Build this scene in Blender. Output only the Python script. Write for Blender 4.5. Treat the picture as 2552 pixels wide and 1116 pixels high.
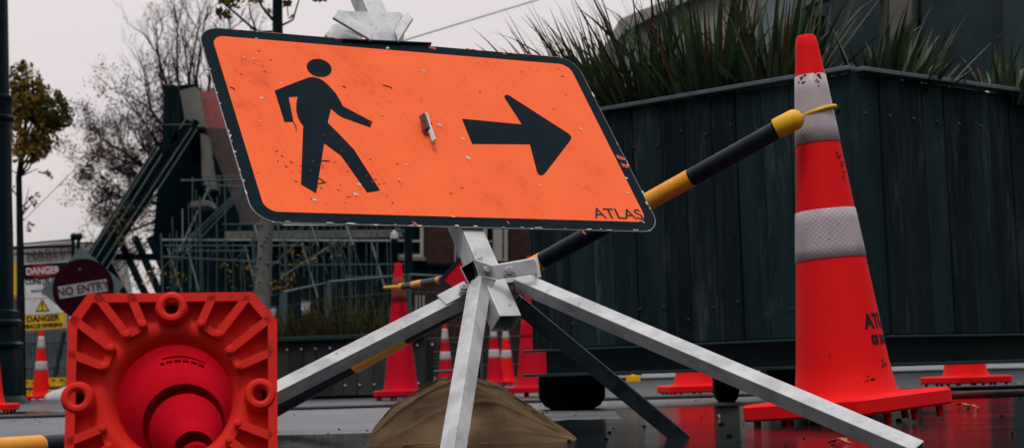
import bpy, bmesh, math, random
from mathutils import Vector, Matrix, noise
R_ = math.radians
rnd = random.Random(7)
sc = bpy.context.scene
for o in list(bpy.data.objects): bpy.data.objects.remove(o)
COL = sc.collection

# ---------------------------------------------------------------- camera
W0, H0, FP = 2552.0, 1116.0, 4000.0
TH, RO = math.atan(376/FP), R_(1.72)
CAM = Vector((0, 0, .14))
Fw = Vector((0, math.cos(TH), math.sin(TH)))
_r, _u = Vector((1, 0, 0)), Vector((0, -math.sin(TH), math.cos(TH)))
Rt = _r*math.cos(RO) - _u*math.sin(RO)
Up = _r*math.sin(RO) + _u*math.cos(RO)
cam = bpy.data.cameras.new('camera'); camo = bpy.data.objects.new('camera', cam); COL.objects.link(camo)
cam.lens = FP/W0*36; cam.sensor_width = 36; cam.clip_start = .05; cam.clip_end = 2000
camo.matrix_world = Matrix(((Rt.x, Up.x, -Fw.x, CAM.x), (Rt.y, Up.y, -Fw.y, CAM.y), (Rt.z, Up.z, -Fw.z, CAM.z), (0, 0, 0, 1)))
cam.dof.use_dof = True; cam.dof.focus_distance = 3.1; cam.dof.aperture_fstop = 11
sc.camera = camo
sc.view_settings.view_transform = 'Standard'; sc.view_settings.look = 'None'
sc.view_settings.gamma = 1; sc.view_settings.exposure = 0; sc.view_settings.use_curve_mapping = False

# ---------------------------------------------------------------- sky and light
SUN_EL, SUN_AZ = 64, 190          # high behind the camera, a little to the left (azimuth clockwise from +Y)
w = bpy.data.worlds.new('World'); sc.world = w; w.use_nodes = True
nt = w.node_tree; nt.nodes.clear()
def N(t, kind, **kw):
    n = t.nodes.new(kind)
    for k, v in kw.items(): setattr(n, k, v)
    return n
sky = N(nt, 'ShaderNodeTexSky', sky_type='NISHITA', sun_disc=False)
sky.sun_elevation = R_(SUN_EL); sky.sun_rotation = R_(SUN_AZ); sky.air_density = 1; sky.dust_density = 4
tc = N(nt, 'ShaderNodeTexCoord'); sx = N(nt, 'ShaderNodeSeparateXYZ'); nt.links.new(tc.outputs['Generated'], sx.inputs[0])
cr = N(nt, 'ShaderNodeValToRGB'); nt.links.new(sx.outputs['Z'], cr.inputs[0])
e = cr.color_ramp.elements
e[0].position = 0; e[0].color = (.050, .0475, .0485, 1)
e[1].position = .13; e[1].color = (.074, .0672, .0670, 1)
for p_, c_ in ((.35, (.080, .075, .077)), (1, (.140, .139, .145))):
    k = e.new(p_); k.color = (*c_, 1)
nz = N(nt, 'ShaderNodeTexNoise'); nz.inputs['Scale'].default_value = 2.2; nz.inputs['Detail'].default_value = 3
nt.links.new(tc.outputs['Generated'], nz.inputs['Vector'])
mr = N(nt, 'ShaderNodeMapRange'); mr.inputs['To Min'].default_value = 95; mr.inputs['To Max'].default_value = 115
nt.links.new(nz.outputs['Fac'], mr.inputs['Value'])
vm = N(nt, 'ShaderNodeVectorMath', operation='SCALE'); nt.links.new(cr.outputs[0], vm.inputs[0]); nt.links.new(mr.outputs[0], vm.inputs['Scale'])
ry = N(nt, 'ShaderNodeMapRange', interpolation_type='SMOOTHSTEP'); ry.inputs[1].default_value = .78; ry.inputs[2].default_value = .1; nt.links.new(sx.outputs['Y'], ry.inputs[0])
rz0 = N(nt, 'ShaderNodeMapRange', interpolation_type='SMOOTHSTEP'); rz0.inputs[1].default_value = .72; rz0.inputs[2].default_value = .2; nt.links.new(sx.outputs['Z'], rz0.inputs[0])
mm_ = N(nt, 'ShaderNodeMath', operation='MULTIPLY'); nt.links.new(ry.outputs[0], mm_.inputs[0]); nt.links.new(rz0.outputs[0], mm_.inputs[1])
m2_ = N(nt, 'ShaderNodeMath', operation='MULTIPLY_ADD'); m2_.inputs[1].default_value = -.9; m2_.inputs[2].default_value = 1; nt.links.new(mm_.outputs[0], m2_.inputs[0])  # dims the low sky behind and beside the camera to darken side faces
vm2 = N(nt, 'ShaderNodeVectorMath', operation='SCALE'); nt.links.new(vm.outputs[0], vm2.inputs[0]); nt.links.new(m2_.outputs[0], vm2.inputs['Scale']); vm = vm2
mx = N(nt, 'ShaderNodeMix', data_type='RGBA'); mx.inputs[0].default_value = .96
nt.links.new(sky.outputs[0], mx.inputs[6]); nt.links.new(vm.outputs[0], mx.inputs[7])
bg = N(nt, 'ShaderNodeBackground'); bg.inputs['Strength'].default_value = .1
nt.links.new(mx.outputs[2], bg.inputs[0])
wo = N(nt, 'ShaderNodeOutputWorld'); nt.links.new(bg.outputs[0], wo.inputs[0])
sl = bpy.data.lights.new('sun', 'SUN'); sl.energy = 1.45; sl.angle = R_(12); sl.color = (1, .96, .92)
so = bpy.data.objects.new('sun', sl); COL.objects.link(so)
so.rotation_euler = (R_(90-SUN_EL), 0, R_(-SUN_AZ) + math.pi)
so.location = (0, -5, 20)

# ---------------------------------------------------------------- helpers
def ray(px, py): return Fw + Rt*((px-W0/2)/FP) - Up*((py-H0/2)/FP)
def P(px, py, Y): d = ray(px, py); return CAM + d*(Y/d.y)
def PG(px, py, z=0.0): d = ray(px, py); return CAM + d*((z-CAM.z)/d.z)
def onx(px, Y):            # ground point under a picture column at distance Y
    lo = P(px, 940, Y); hi = P(px, 0, Y)
    p = lo + (hi-lo)*((0-lo.z)/(hi.z-lo.z)); return Vector((p.x, Y, 0))
LIN = lambda c: tuple(((v/255)/12.92 if v/255 <= .04045 else ((v/255+.055)/1.055)**2.4) for v in c)

ORG = {}
def tag(o, label=None, cat=None, group=None, kind=None):
    if label: o['label'] = label
    if cat: o['category'] = cat
    if group: o['group'] = group
    if kind: o['kind'] = kind
    return o
def thing(name, label, cat, loc=(0, 0, 0), rz=0, group=None):
    o = bpy.data.objects.new(name, None); o.empty_display_size = .05; COL.objects.link(o)
    o.location = loc; o.rotation_euler = (0, 0, rz); ORG[o.name] = Vector(loc)
    return tag(o, label, cat, group)
class MB:
    def __init__(s): s.v = []; s.f = []; s.m = []
    def add(s, vs, fs, m=0):
        b = len(s.v); s.v += [Vector(v) for v in vs]
        s.f += [[i+b for i in f] for f in fs]; s.m += [m]*len(fs); return s
    def box(s, lo, hi, m=0, M=None):
        x0, y0, z0 = lo; x1, y1, z1 = hi
        vs = [Vector(t) for t in ((x0,y0,z0),(x1,y0,z0),(x1,y1,z0),(x0,y1,z0),(x0,y0,z1),(x1,y0,z1),(x1,y1,z1),(x0,y1,z1))]
        if M: vs = [M(v) for v in vs]
        return s.add(vs, [[0,3,2,1],[4,5,6,7],[0,1,5,4],[1,2,6,5],[2,3,7,6],[3,0,4,7]], m)
    def prism(s, pts, off, m=0):        # extrude a 3d polygon by a vector
        n = len(pts); pts = [Vector(p) for p in pts]; off = Vector(off)
        vs = pts + [p+off for p in pts]
        return s.add(vs, [list(range(n))[::-1], list(range(n, 2*n))] + [[i, (i+1) % n, n+(i+1) % n, n+i] for i in range(n)], m)
    def beam(s, p, q, w_, h=None, n1=(0, -1, 1), m=0, hollow=0):
        p, q = Vector(p), Vector(q); t = (q-p).normalized(); a = Vector(n1); a = (a-t*a.dot(t)).normalized(); b = t.cross(a)
        h = h or w_; a = a*h/2; b = b*w_/2
        ring = lambda c, k=1: [c+a*k+b*k, c+a*k-b*k, c-a*k-b*k, c-a*k+b*k]
        if not hollow:
            return s.add(ring(p)+ring(q), [[0,1,2,3],[7,6,5,4],[0,4,5,1],[1,5,6,2],[2,6,7,3],[3,7,4,0]], m)
        k = 1-2*hollow/w_
        vs = ring(p)+ring(q)+ring(p, k)+ring(q, k); f = []
        for i in range(4):
            j = (i+1) % 4
            f += [[i, 4+i, 4+j, j], [8+i, 8+j, 12+j, 12+i], [i, j, 8+j, 8+i], [4+i, 12+i, 12+j, 4+j]]
        return s.add(vs, f, m)
    def tube(s, pts, rs, n=8, m=0, cap=True):
        pts = [Vector(p) for p in pts]; b = len(s.v)
        if not hasattr(rs, '__len__'): rs = [rs]*len(pts)
        a = None
        for i, p in enumerate(pts):
            t = (pts[min(i+1, len(pts)-1)]-pts[max(i-1, 0)])
            t = t.normalized() if t.length > 1e-9 else Vector((0, 0, 1))
            if a is None: a = Vector((0, 0, 1)) if abs(t.z) < .9 else Vector((1, 0, 0))
            a = a-t*a.dot(t); a = a.normalized() if a.length > 1e-6 else t.orthogonal().normalized()
            c = t.cross(a)
            for k in range(n):
                an = 2*math.pi*k/n; s.v.append(p+(a*math.cos(an)+c*math.sin(an))*rs[i])
        for i in range(len(pts)-1):
            for k in range(n):
                s.f.append([b+i*n+k, b+i*n+(k+1) % n, b+(i+1)*n+(k+1) % n, b+(i+1)*n+k]); s.m.append(m)
        if cap:
            s.f.append([b+k for k in range(n)][::-1]); s.m.append(m)
            s.f.append([b+(len(pts)-1)*n+k for k in range(n)]); s.m.append(m)
        return s
    def lathe(s, prof, n=48, m=0, M=None, cap=False):
        b = len(s.v)
        for r, z in prof:
            for k in range(n):
                an = 2*math.pi*k/n; v = Vector((r*math.cos(an), r*math.sin(an), z)); s.v.append(M(v) if M else v)
        for i in range(len(prof)-1):
            for k in range(n):
                s.f.append([b+i*n+k, b+i*n+(k+1) % n, b+(i+1)*n+(k+1) % n, b+(i+1)*n+k]); s.m.append(m)
        if cap:
            s.f.append([b+k for k in range(n)][::-1]); s.m.append(m)
            s.f.append([b+(len(prof)-1)*n+k for k in range(n)]); s.m.append(m)
        return s
    def build(s, name, mats, parent=None, local=False, smooth=False, bevel=0, loc=None, seg=2):
        me = bpy.data.meshes.new(name)
        off = Vector((0, 0, 0))
        if not local:
            if parent is not None: off = ORG[parent.name]
            elif loc is not None: off = Vector(loc)
        me.from_pydata([tuple(v-off) for v in s.v], [], s.f)
        mats = mats if isinstance(mats, (list, tuple)) else [mats]
        for mt in mats: me.materials.append(mt)
        me.polygons.foreach_set('material_index', s.m)
        if smooth is not False:
            me.polygons.foreach_set('use_smooth', [True]*len(me.polygons))
        me.update()
        bmm = bmesh.new(); bmm.from_mesh(me); bmesh.ops.recalc_face_normals(bmm, faces=bmm.faces); bmm.to_mesh(me); bmm.free()
        if smooth == 'auto':
            try: me.set_sharp_from_angle(angle=R_(35))
            except Exception: pass
        o = bpy.data.objects.new(name, me); COL.objects.link(o)
        if bevel:
            bv = o.modifiers.new('bevel', 'BEVEL'); bv.width = bevel; bv.segments = seg; bv.limit_method = 'ANGLE'; bv.angle_limit = R_(40)
        if parent is not None: o.parent = parent; ORG[o.name] = ORG[parent.name]
        elif loc is not None and not local: o.location = loc; ORG[o.name] = Vector(loc)
        else: ORG[o.name] = Vector((0, 0, 0))
        return o
_cache = {}
def curve_geo(loops=None, text=None, size=1, ext=.001, bold=0, xs=1, align='CENTER', bev=0):
    key = (text, size, ext, bold, xs, align) if text else None
    if text:
        cu = bpy.data.curves.new('tmp', 'FONT'); cu.body = text; cu.size = size; cu.align_x = align; cu.align_y = 'CENTER'; cu.offset = bold
        cu.resolution_u = 4
    else:
        cu = bpy.data.curves.new('tmp', 'CURVE'); cu.dimensions = '2D'; cu.fill_mode = 'BOTH'
        for lp in loops:
            sp = cu.splines.new('POLY'); sp.points.add(len(lp)-1)
            for i, p in enumerate(lp): sp.points[i].co = (p[0], p[1], 0, 1)
            sp.use_cyclic_u = True
    cu.extrude = ext; cu.bevel_depth = bev; cu.bevel_resolution = 1
    o = bpy.data.objects.new('tmp', cu); COL.objects.link(o)
    dg = bpy.context.evaluated_depsgraph_get(); dg.update()
    me = bpy.data.meshes.new_from_object(o.evaluated_get(dg))
    vs = [Vector((v.co.x*(xs if text else 1), v.co.y, v.co.z)) for v in me.vertices]; fs = [list(p.vertices) for p in me.polygons]
    bpy.data.objects.remove(o); bpy.data.curves.remove(cu); bpy.data.meshes.remove(me)
    return vs, fs
class Frame:
    def __init__(s, O, ex, ey):
        s.O = Vector(O); s.x = Vector(ex).normalized(); s.y = Vector(ey); s.y = (s.y-s.x*s.y.dot(s.x)).normalized(); s.z = s.x.cross(s.y)
    def __call__(s, u, v, w_=0): return s.O+s.x*u+s.y*v+s.z*w_
    def uv(s, px, py, w_=0):
        d = ray(px, py); o = s.O+s.z*w_; t = (o-CAM).dot(s.z)/d.dot(s.z); q = CAM+d*t-s.O
        return (q.dot(s.x), q.dot(s.y))
    def geo(s, mb, g, u=0, v=0, w_=0, m=0):
        return mb.add([s(p.x+u, p.y+v, p.z+w_) for p in g[0]], g[1], m)
def rrect(x0, y0, x1, y1, r, n=8):
    out = []
    for cx, cy, a0 in ((x1-r, y1-r, 0), (x0+r, y1-r, 90), (x0+r, y0+r, 180), (x1-r, y0+r, 270)):
        for i in range(n+1):
            a = R_(a0+90*i/n); out.append((cx+r*math.cos(a), cy+r*math.sin(a)))
    return out
def copy_tree(o, parent=None):
    c = o.copy(); COL.objects.link(c); c.parent = parent
    for ch in list(o.children): copy_tree(ch, c)
    return c

# ---------------------------------------------------------------- materials
def pm(name, col, rough=.6, metal=0, col2=None, scale=12, det=6, lo=.35, hi=.65, bump=.15, bscale=90, bdist=.003, rvar=.12,
       island=0, stretch=(1, 1, 1), col3=None, s3=40, lo3=.62, hi3=.7, spec=.2, trans=0, coat=0):
    m = bpy.data.materials.new(name); m.use_nodes = True; t = m.node_tree; t.nodes.clear()
    out = N(t, 'ShaderNodeOutputMaterial'); b = N(t, 'ShaderNodeBsdfPrincipled'); L = t.links.new
    b.inputs['Metallic'].default_value = metal; b.inputs['Specular IOR Level'].default_value = spec
    b.inputs['Coat Weight'].default_value = coat; b.inputs['Coat Roughness'].default_value = .15
    co = N(t, 'ShaderNodeTexCoord'); mp = N(t, 'ShaderNodeMapping'); mp.inputs['Scale'].default_value = stretch; L(co.outputs['Object'], mp.inputs[0])
    def noise_(sc_, d=6, r=.6):
        n = N(t, 'ShaderNodeTexNoise'); n.inputs['Scale'].default_value = sc_; n.inputs['Detail'].default_value = d; n.inputs['Roughness'].default_value = r
        L(mp.outputs[0], n.inputs['Vector']); return n
    n1 = noise_(scale, det)
    r1 = N(t, 'ShaderNodeMapRange'); r1.inputs[1].default_value = lo; r1.inputs[2].default_value = hi; L(n1.outputs['Fac'], r1.inputs[0])
    mxx = N(t, 'ShaderNodeMix', data_type='RGBA'); L(r1.outputs[0], mxx.inputs[0])
    mxx.inputs[6].default_value = (*col, 1); mxx.inputs[7].default_value = (*(col2 or tuple(c*.75 for c in col)), 1)
    cur = mxx.outputs[2]
    if col3:
        n3 = noise_(s3, 8, .7); r3 = N(t, 'ShaderNodeMapRange'); r3.inputs[1].default_value = lo3; r3.inputs[2].default_value = hi3; L(n3.outputs['Fac'], r3.inputs[0])
        m3 = N(t, 'ShaderNodeMix', data_type='RGBA'); L(r3.outputs[0], m3.inputs[0]); L(cur, m3.inputs[6]); m3.inputs[7].default_value = (*col3, 1); cur = m3.outputs[2]
    if island:
        g = N(t, 'ShaderNodeNewGeometry'); rr = N(t, 'ShaderNodeMapRange'); rr.inputs[3].default_value = 1-island; rr.inputs[4].default_value = 1+island; L(g.outputs['Random Per Island'], rr.inputs[0])
        v = N(t, 'ShaderNodeVectorMath', operation='SCALE'); L(cur, v.inputs[0]); L(rr.outputs[0], v.inputs['Scale']); cur = v.outputs[0]
    L(cur, b.inputs['Base Color'])
    r2 = N(t, 'ShaderNodeMapRange'); r2.inputs[3].default_value = max(.02, rough-rvar); r2.inputs[4].default_value = min(1, rough+rvar); L(n1.outputs['Fac'], r2.inputs[0]); L(r2.outputs[0], b.inputs['Roughness'])
    if bump:
        n2 = noise_(bscale, 5); bp = N(t, 'ShaderNodeBump'); bp.inputs['Strength'].default_value = bump; bp.inputs['Distance'].default_value = bdist
        L(n2.outputs['Fac'], bp.inputs['Height']); L(bp.outputs[0], b.inputs['Normal'])
    if trans:
        tr = N(t, 'ShaderNodeBsdfTranslucent'); L(cur, tr.inputs[0]); ms = N(t, 'ShaderNodeMixShader'); ms.inputs[0].default_value = trans
        L(b.outputs[0], ms.inputs[1]); L(tr.outputs[0], ms.inputs[2]); L(ms.outputs[0], out.inputs[0])
    else: L(b.outputs[0], out.inputs[0])
    m['_b'] = 1
    return m
M = {}
M['orange'] = pm('sign_orange', (.88, .135, .033), .5, spec=.1, col2=(.81, .112, .028), scale=9, lo=.3, hi=.7, col3=(.45, .06, .02), s3=9, lo3=.57, hi3=.84, bump=.3, bscale=500, bdist=.0006)
def more(m, col, sc_, lo, hi, st=(1, 1, 1), fac=1, wave=0, det=9):
    t = m.node_tree; b = next(n for n in t.nodes if n.type == 'BSDF_PRINCIPLED'); src = b.inputs['Base Color'].links[0].from_socket
    co = N(t, 'ShaderNodeTexCoord'); mp = N(t, 'ShaderNodeMapping'); mp.inputs['Scale'].default_value = st; t.links.new(co.outputs['Object'], mp.inputs[0])
    n = N(t, 'ShaderNodeTexNoise'); n.inputs['Scale'].default_value = sc_; n.inputs['Detail'].default_value = det; n.inputs['Roughness'].default_value = .75
    mp.inputs['Location'].default_value = (sc_*.37, lo*9, 3.1); t.links.new(mp.outputs[0], n.inputs['Vector'])
    r = N(t, 'ShaderNodeMapRange'); r.inputs[1].default_value = lo; r.inputs[2].default_value = hi; r.inputs[4].default_value = fac; t.links.new(n.outputs['Fac'], r.inputs[0])
    m3 = N(t, 'ShaderNodeMix', data_type='RGBA'); t.links.new(r.outputs[0], m3.inputs[0]); t.links.new(src, m3.inputs[6]); m3.inputs[7].default_value = (*col, 1)
    for l in list(b.inputs['Base Color'].links): t.links.remove(l)
    t.links.new(m3.outputs[2], b.inputs['Base Color'])
    if m.node_tree.nodes.get('Translucent BSDF'): t.links.new(m3.outputs[2], m.node_tree.nodes['Translucent BSDF'].inputs[0])
more(M['orange'], (.20, .045, .02), 70, .66, .74, fac=.8)
t_ = M['orange'].node_tree; b_ = next(n for n in t_.nodes if n.type == 'BSDF_PRINCIPLED'); src_ = b_.inputs['Base Color'].links[0].from_socket
co_ = N(t_, 'ShaderNodeTexCoord'); wv = N(t_, 'ShaderNodeTexWave', wave_type='BANDS', bands_direction='X'); wv.inputs['Scale'].default_value = 17; wv.inputs['Distortion'].default_value = 1.5; wv.inputs['Detail'].default_value = 2; mpw = N(t_, 'ShaderNodeMapping'); mpw.inputs['Rotation'].default_value = (0, R_(24), R_(-25))
t_.links.new(co_.outputs['Object'], mpw.inputs[0]); t_.links.new(mpw.outputs[0], wv.inputs['Vector']); hs0 = N(t_, 'ShaderNodeMapRange'); hs0.inputs[3].default_value = .975; hs0.inputs[4].default_value = 1.01; t_.links.new(wv.outputs['Fac'], hs0.inputs[0])
vs_ = N(t_, 'ShaderNodeVectorMath', operation='SCALE'); t_.links.new(src_, vs_.inputs[0]); t_.links.new(hs0.outputs[0], vs_.inputs['Scale']); t_.links.new(vs_.outputs[0], b_.inputs['Base Color'])
M['black_film'] = pm('sign_black', (.0018, .009, .0135), .6, spec=.04, col2=(.0045, .013, .018), scale=14, col3=(.05, .05, .05), s3=30, lo3=.66, hi3=.75, bump=.05)
M['alu'] = pm('bare_aluminium', (.30, .29, .29), .45, .3, scale=60, bump=.1)
M['fleck'] = pm('road_grime', (.30, .045, .018), .8, spec=.05, col2=(.12, .03, .018), scale=60, bump=0)
M['chip'] = pm('chipped_backing', (.55, .48, .42), .6, col2=(.45, .35, .3), scale=200)
M['rustred'] = pm('old_red_film', (.5, .07, .04), .6, scale=150)
M['rustdark'] = pm('rusty_steel', (.16, .05, .035), .7, col2=(.07, .03, .025), scale=80)
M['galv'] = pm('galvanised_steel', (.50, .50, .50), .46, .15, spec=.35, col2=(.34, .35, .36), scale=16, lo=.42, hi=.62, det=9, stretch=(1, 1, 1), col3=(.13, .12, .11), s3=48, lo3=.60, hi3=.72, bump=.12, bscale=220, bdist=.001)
M['galv_dark'] = pm('near_black_steel', (.010, .018, .022), .45, .2, spec=.3, col2=(.03, .04, .045), scale=30, bump=.1)  # near-black steel for the back leg, sign pole and hoarding bars
M['bolt'] = pm('bolt_steel', (.55, .56, .58), .3, .85, scale=80)
M['cone'] = pm('cone_red_pvc', (.70, .009, .011), .6, spec=.08, col2=(.70, .008, .010), scale=10, col3=(.34, .012, .012), s3=26, lo3=.66, hi3=.74, bump=.25, bscale=160, bdist=.0012)
M['cone_dull'] = pm('cone_faded_red_pvc', (.50, .005, .018), .65, spec=.05, col2=(.40, .005, .016), scale=8, col3=(.16, .012, .016), s3=20, lo3=.62, hi3=.72, bump=.1)
M['cone_old'] = pm('cone_collar_worn', (.22, .03, .025), .7, col2=(.14, .03, .025), scale=14)
M['lying'] = pm('lying_cone_pvc', (.66, .022, .014), .6, spec=.12, col2=(.60, .018, .012), scale=16, col3=(.25, .02, .015), s3=34, lo3=.64, hi3=.74, bump=.35, bscale=230, bdist=.0012)
M['lying_wall'] = pm('lying_cone_wall', (.70, .008, .022), .4, col2=(.52, .006, .018), scale=9, bump=.1, trans=.55)
M['rubbed'] = pm('black_scuffs', (.055, .018, .016), .8, spec=.05, scale=90, bump=0)
M['sleeve_black'] = pm('cone_collar_dark', (.05, .01, .02), .5)
M['leaf_litter'] = pm('fallen_leaf', (.22, .10, .04), .6, col2=(.30, .20, .08), scale=60)
def reflective():
    m = pm('reflective_sleeve', (.47, .405, .42), .4, scale=12, col2=(.37, .32, .345), bump=0, col3=(.10, .06, .055), s3=30, lo3=.64, hi3=.69)
    t = m.node_tree; b = next(n for n in t.nodes if n.type == 'BSDF_PRINCIPLED'); src = b.inputs['Base Color'].links[0].from_socket
    uvn = N(t, 'ShaderNodeTexCoord'); sp = N(t, 'ShaderNodeSeparateXYZ'); t.links.new(uvn.outputs['Object'], sp.inputs[0])
    at = N(t, 'ShaderNodeMath', operation='ARCTAN2'); t.links.new(sp.outputs['Y'], at.inputs[0]); t.links.new(sp.outputs['X'], at.inputs[1])
    am = N(t, 'ShaderNodeMath', operation='MULTIPLY'); am.inputs[1].default_value = .062; t.links.new(at.outputs[0], am.inputs[0])
    cx = N(t, 'ShaderNodeCombineXYZ'); t.links.new(am.outputs[0], cx.inputs[0]); t.links.new(sp.outputs['Z'], cx.inputs[1])
    mp = N(t, 'ShaderNodeMapping'); mp.inputs['Rotation'].default_value = (0, 0, R_(45)); t.links.new(cx.outputs[0], mp.inputs[0])
    vo = N(t, 'ShaderNodeTexVoronoi', feature='DISTANCE_TO_EDGE', voronoi_dimensions='2D'); vo.inputs['Scale'].default_value = 125; vo.inputs['Randomness'].default_value = .04; t.links.new(mp.outputs[0], vo.inputs['Vector'])
    mr_ = N(t, 'ShaderNodeMapRange'); mr_.inputs[1].default_value = .03; mr_.inputs[2].default_value = .11; t.links.new(vo.outputs['Distance'], mr_.inputs[0])
    mm = N(t, 'ShaderNodeMix', data_type='RGBA', blend_type='MULTIPLY'); t.links.new(src, mm.inputs[6]); t.links.new(mr_.outputs[0], mm.inputs[7])
    iv = N(t, 'ShaderNodeMath', operation='MULTIPLY_ADD'); iv.inputs[1].default_value = 0; iv.inputs[2].default_value = .38; t.links.new(mr_.outputs[0], iv.inputs[0]); t.links.new(iv.outputs[0], mm.inputs[0])
    t.links.new(mm.outputs[2], b.inputs['Base Color']); return m
M['sleeve'] = reflective()
M['sleeve_far'] = pm('cone_sleeve_grey', (.45, .42, .41), .5, scale=9)
M['yellow'] = pm('yellow_plastic', (.74, .42, .02), .5, spec=.2, col2=(.64, .35, .016), scale=14, col3=(.2, .1, .02), s3=40, bump=.2)
M['amber'] = pm('amber_reflective_band', (.78, .33, .03), .45, col2=(.70, .28, .03), scale=30, stretch=(1, 1, 1), bump=.25, bscale=200)
M['blackp'] = pm('black_plastic_tube', (.002, .008, .013), .45, spec=.2, scale=20, bump=.08)
M['wood'] = pm('dark_teal_timber_boards', (.0038, .0118, .0150), .8, col2=(.009, .0195, .0235), scale=3.2, stretch=(6, 6, 1), col3=(.06, .075, .08), s3=1.5, lo3=.56, hi3=.74, spec=.08, island=.65, bump=.5, bscale=40, bdist=.004)  # near-black teal base has the boards' shadow tone mixed in
M['wood2'] = pm('weathered_timber_boards', (.020, .024, .028), .8, spec=.1, col2=(.036, .036, .034), scale=4, stretch=(6, 6, 1), island=.4, bump=.3, bscale=30)
M['teal_steel'] = pm('dark_painted_steel', (.007, .022, .028), .4, spec=.25, col2=(.012, .030, .036), scale=5, stretch=(1, 1, 3), bump=.1)
M['cap'] = pm('steel_cap_rail', (.13, .17, .18), .35, .3, scale=12, bump=.08)
M['post'] = pm('green_black_paint', (.0005, .009, .012), .4, spec=.1, scale=8, bump=.05)
M['rubber_and_shade'] = pm('black_rubber_and_shade', (.002, .005, .007), .8, spec=.05)
M['sack'] = pm('jute_sack', (.26, .165, .090), .95, spec=.05, col2=(.15, .095, .052), scale=9, lo=.35, hi=.68, col3=(.07, .045, .028), s3=14, lo3=.6, hi3=.75, bump=.8, bscale=420, bdist=.0012)
M['bark'] = pm('dark_bark', (.008, .012, .013), .95, spec=.05, scale=10)
M['bark_pale'] = pm('pale_grey_bark', (.14, .14, .13), .85, spec=.05, col2=(.085, .088, .08), scale=14, col3=(.03, .03, .03), s3=9, lo3=.63, hi3=.68, bump=.3)
M['russet'] = pm('russet_leaves', (.030, .014, .013), .8, col2=(.075, .028, .020), scale=1.5, island=.5, bump=0, trans=.3)
M['leafy'] = pm('autumn_green_leaves', (.050, .056, .012), .6, col2=(.42, .22, .025), scale=1.3, lo=.42, hi=.72, island=.5, bump=0, trans=.35)
M['flax'] = pm('flax_blades', (.010, .028, .016), .5, spec=.25, col2=(.055, .080, .032), scale=7, island=.6, bump=0, trans=.2)
M['flax_dry'] = pm('dry_flax_blades', (.10, .045, .018), .6, col2=(.05, .032, .015), scale=7, island=.4, bump=0, trans=.2)
M['grass'] = pm('yellow_grass_blades', (.025, .028, .010), .7, spec=.05, col2=(.06, .048, .014), scale=5, island=.5, bump=0, trans=.2)
M['asphalt'] = pm('wet_asphalt', (.016, .021, .026), .38, spec=.4, col2=(.028, .032, .037), scale=1.4, rvar=.2, bump=.5, bscale=160, bdist=.004)
M['paving'] = pm('wet_concrete_paving', (.085, .087, .096), .48, col2=(.13, .13, .14), scale=1.6, stretch=(.5, 2, 1), rvar=.22, bump=.35, bscale=120, bdist=.003, col3=(.04, .045, .05), s3=3, lo3=.6, hi3=.66)
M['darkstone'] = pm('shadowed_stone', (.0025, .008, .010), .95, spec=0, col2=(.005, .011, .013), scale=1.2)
M['cream'] = pm('pale_stucco', (.34, .33, .30), .85, col2=(.27, .26, .24), scale=.8)
M['conc3'] = pm('pale_rendered_wall', (.30, .29, .255), .9, spec=.05, col2=(.23, .225, .20), scale=.9)
M['cream_dull'] = pm('dull_stone_trim', (.16, .16, .14), .85, scale=2)
M['conc'] = pm('blue_grey_concrete', (.021, .036, .044), .9, spec=.05, col2=(.044, .060, .065), scale=1.1, stretch=(1, 1, .4))
M['conc2'] = pm('grey_brown_concrete', (.14, .136, .12), .9, spec=.05, col2=(.10, .10, .09), scale=1.5)
M['roofpink'] = pm('red_roof_sheet', (.36, .10, .10), .6, scale=3)
M['glass'] = pm('dark_window_glass', (.002, .008, .010), .15, spec=.12, bump=0)
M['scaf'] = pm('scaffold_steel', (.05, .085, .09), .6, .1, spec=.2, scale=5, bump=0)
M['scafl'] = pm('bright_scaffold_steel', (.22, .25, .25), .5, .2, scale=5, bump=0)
M['strip'] = pm('pale_strip', (.30, .30, .33), .7, spec=.05, bump=0)
M['white'] = pm('white_sign_face', (.68, .65, .66), .6, scale=6, bump=0)
M['greysign'] = pm('grey_diamond_plate', (.10, .14, .15), .6, scale=6, bump=0)
M['maroon'] = pm('maroon_disc', (.024, .004, .009), .8, spec=0, scale=30, bump=0)
M['redoval'] = pm('red_oval', (.35, .02, .04), .5, scale=30, bump=0)
M['yellowsign'] = pm('yellow_sign_face', (.75, .45, .02), .5, scale=6, bump=0)
M['text'] = pm('black_lettering', (.005, .010, .014), .6, bump=0)
M['textr'] = pm('maroon_lettering', (.07, .02, .03), .6, bump=0)
M['blue'] = pm('blue_sign_face', (.02, .05, .22), .5, bump=0)
M['corr'] = pm('corrugated_sheet', (.11, .15, .17), .5, .2, col2=(.16, .20, .21), scale=2, bump=.1)
M['offwhite'] = pm('white_bag', (.5, .48, .48), .8, scale=8)
M['orangepanel'] = pm('orange_fascia', (.62, .15, .04), .6, scale=3)
M['green'] = pm('dark_green_frame', (.01, .035, .025), .5)
M['wire'] = pm('cable_grey', (.12, .13, .15), .6, bump=0)

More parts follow.
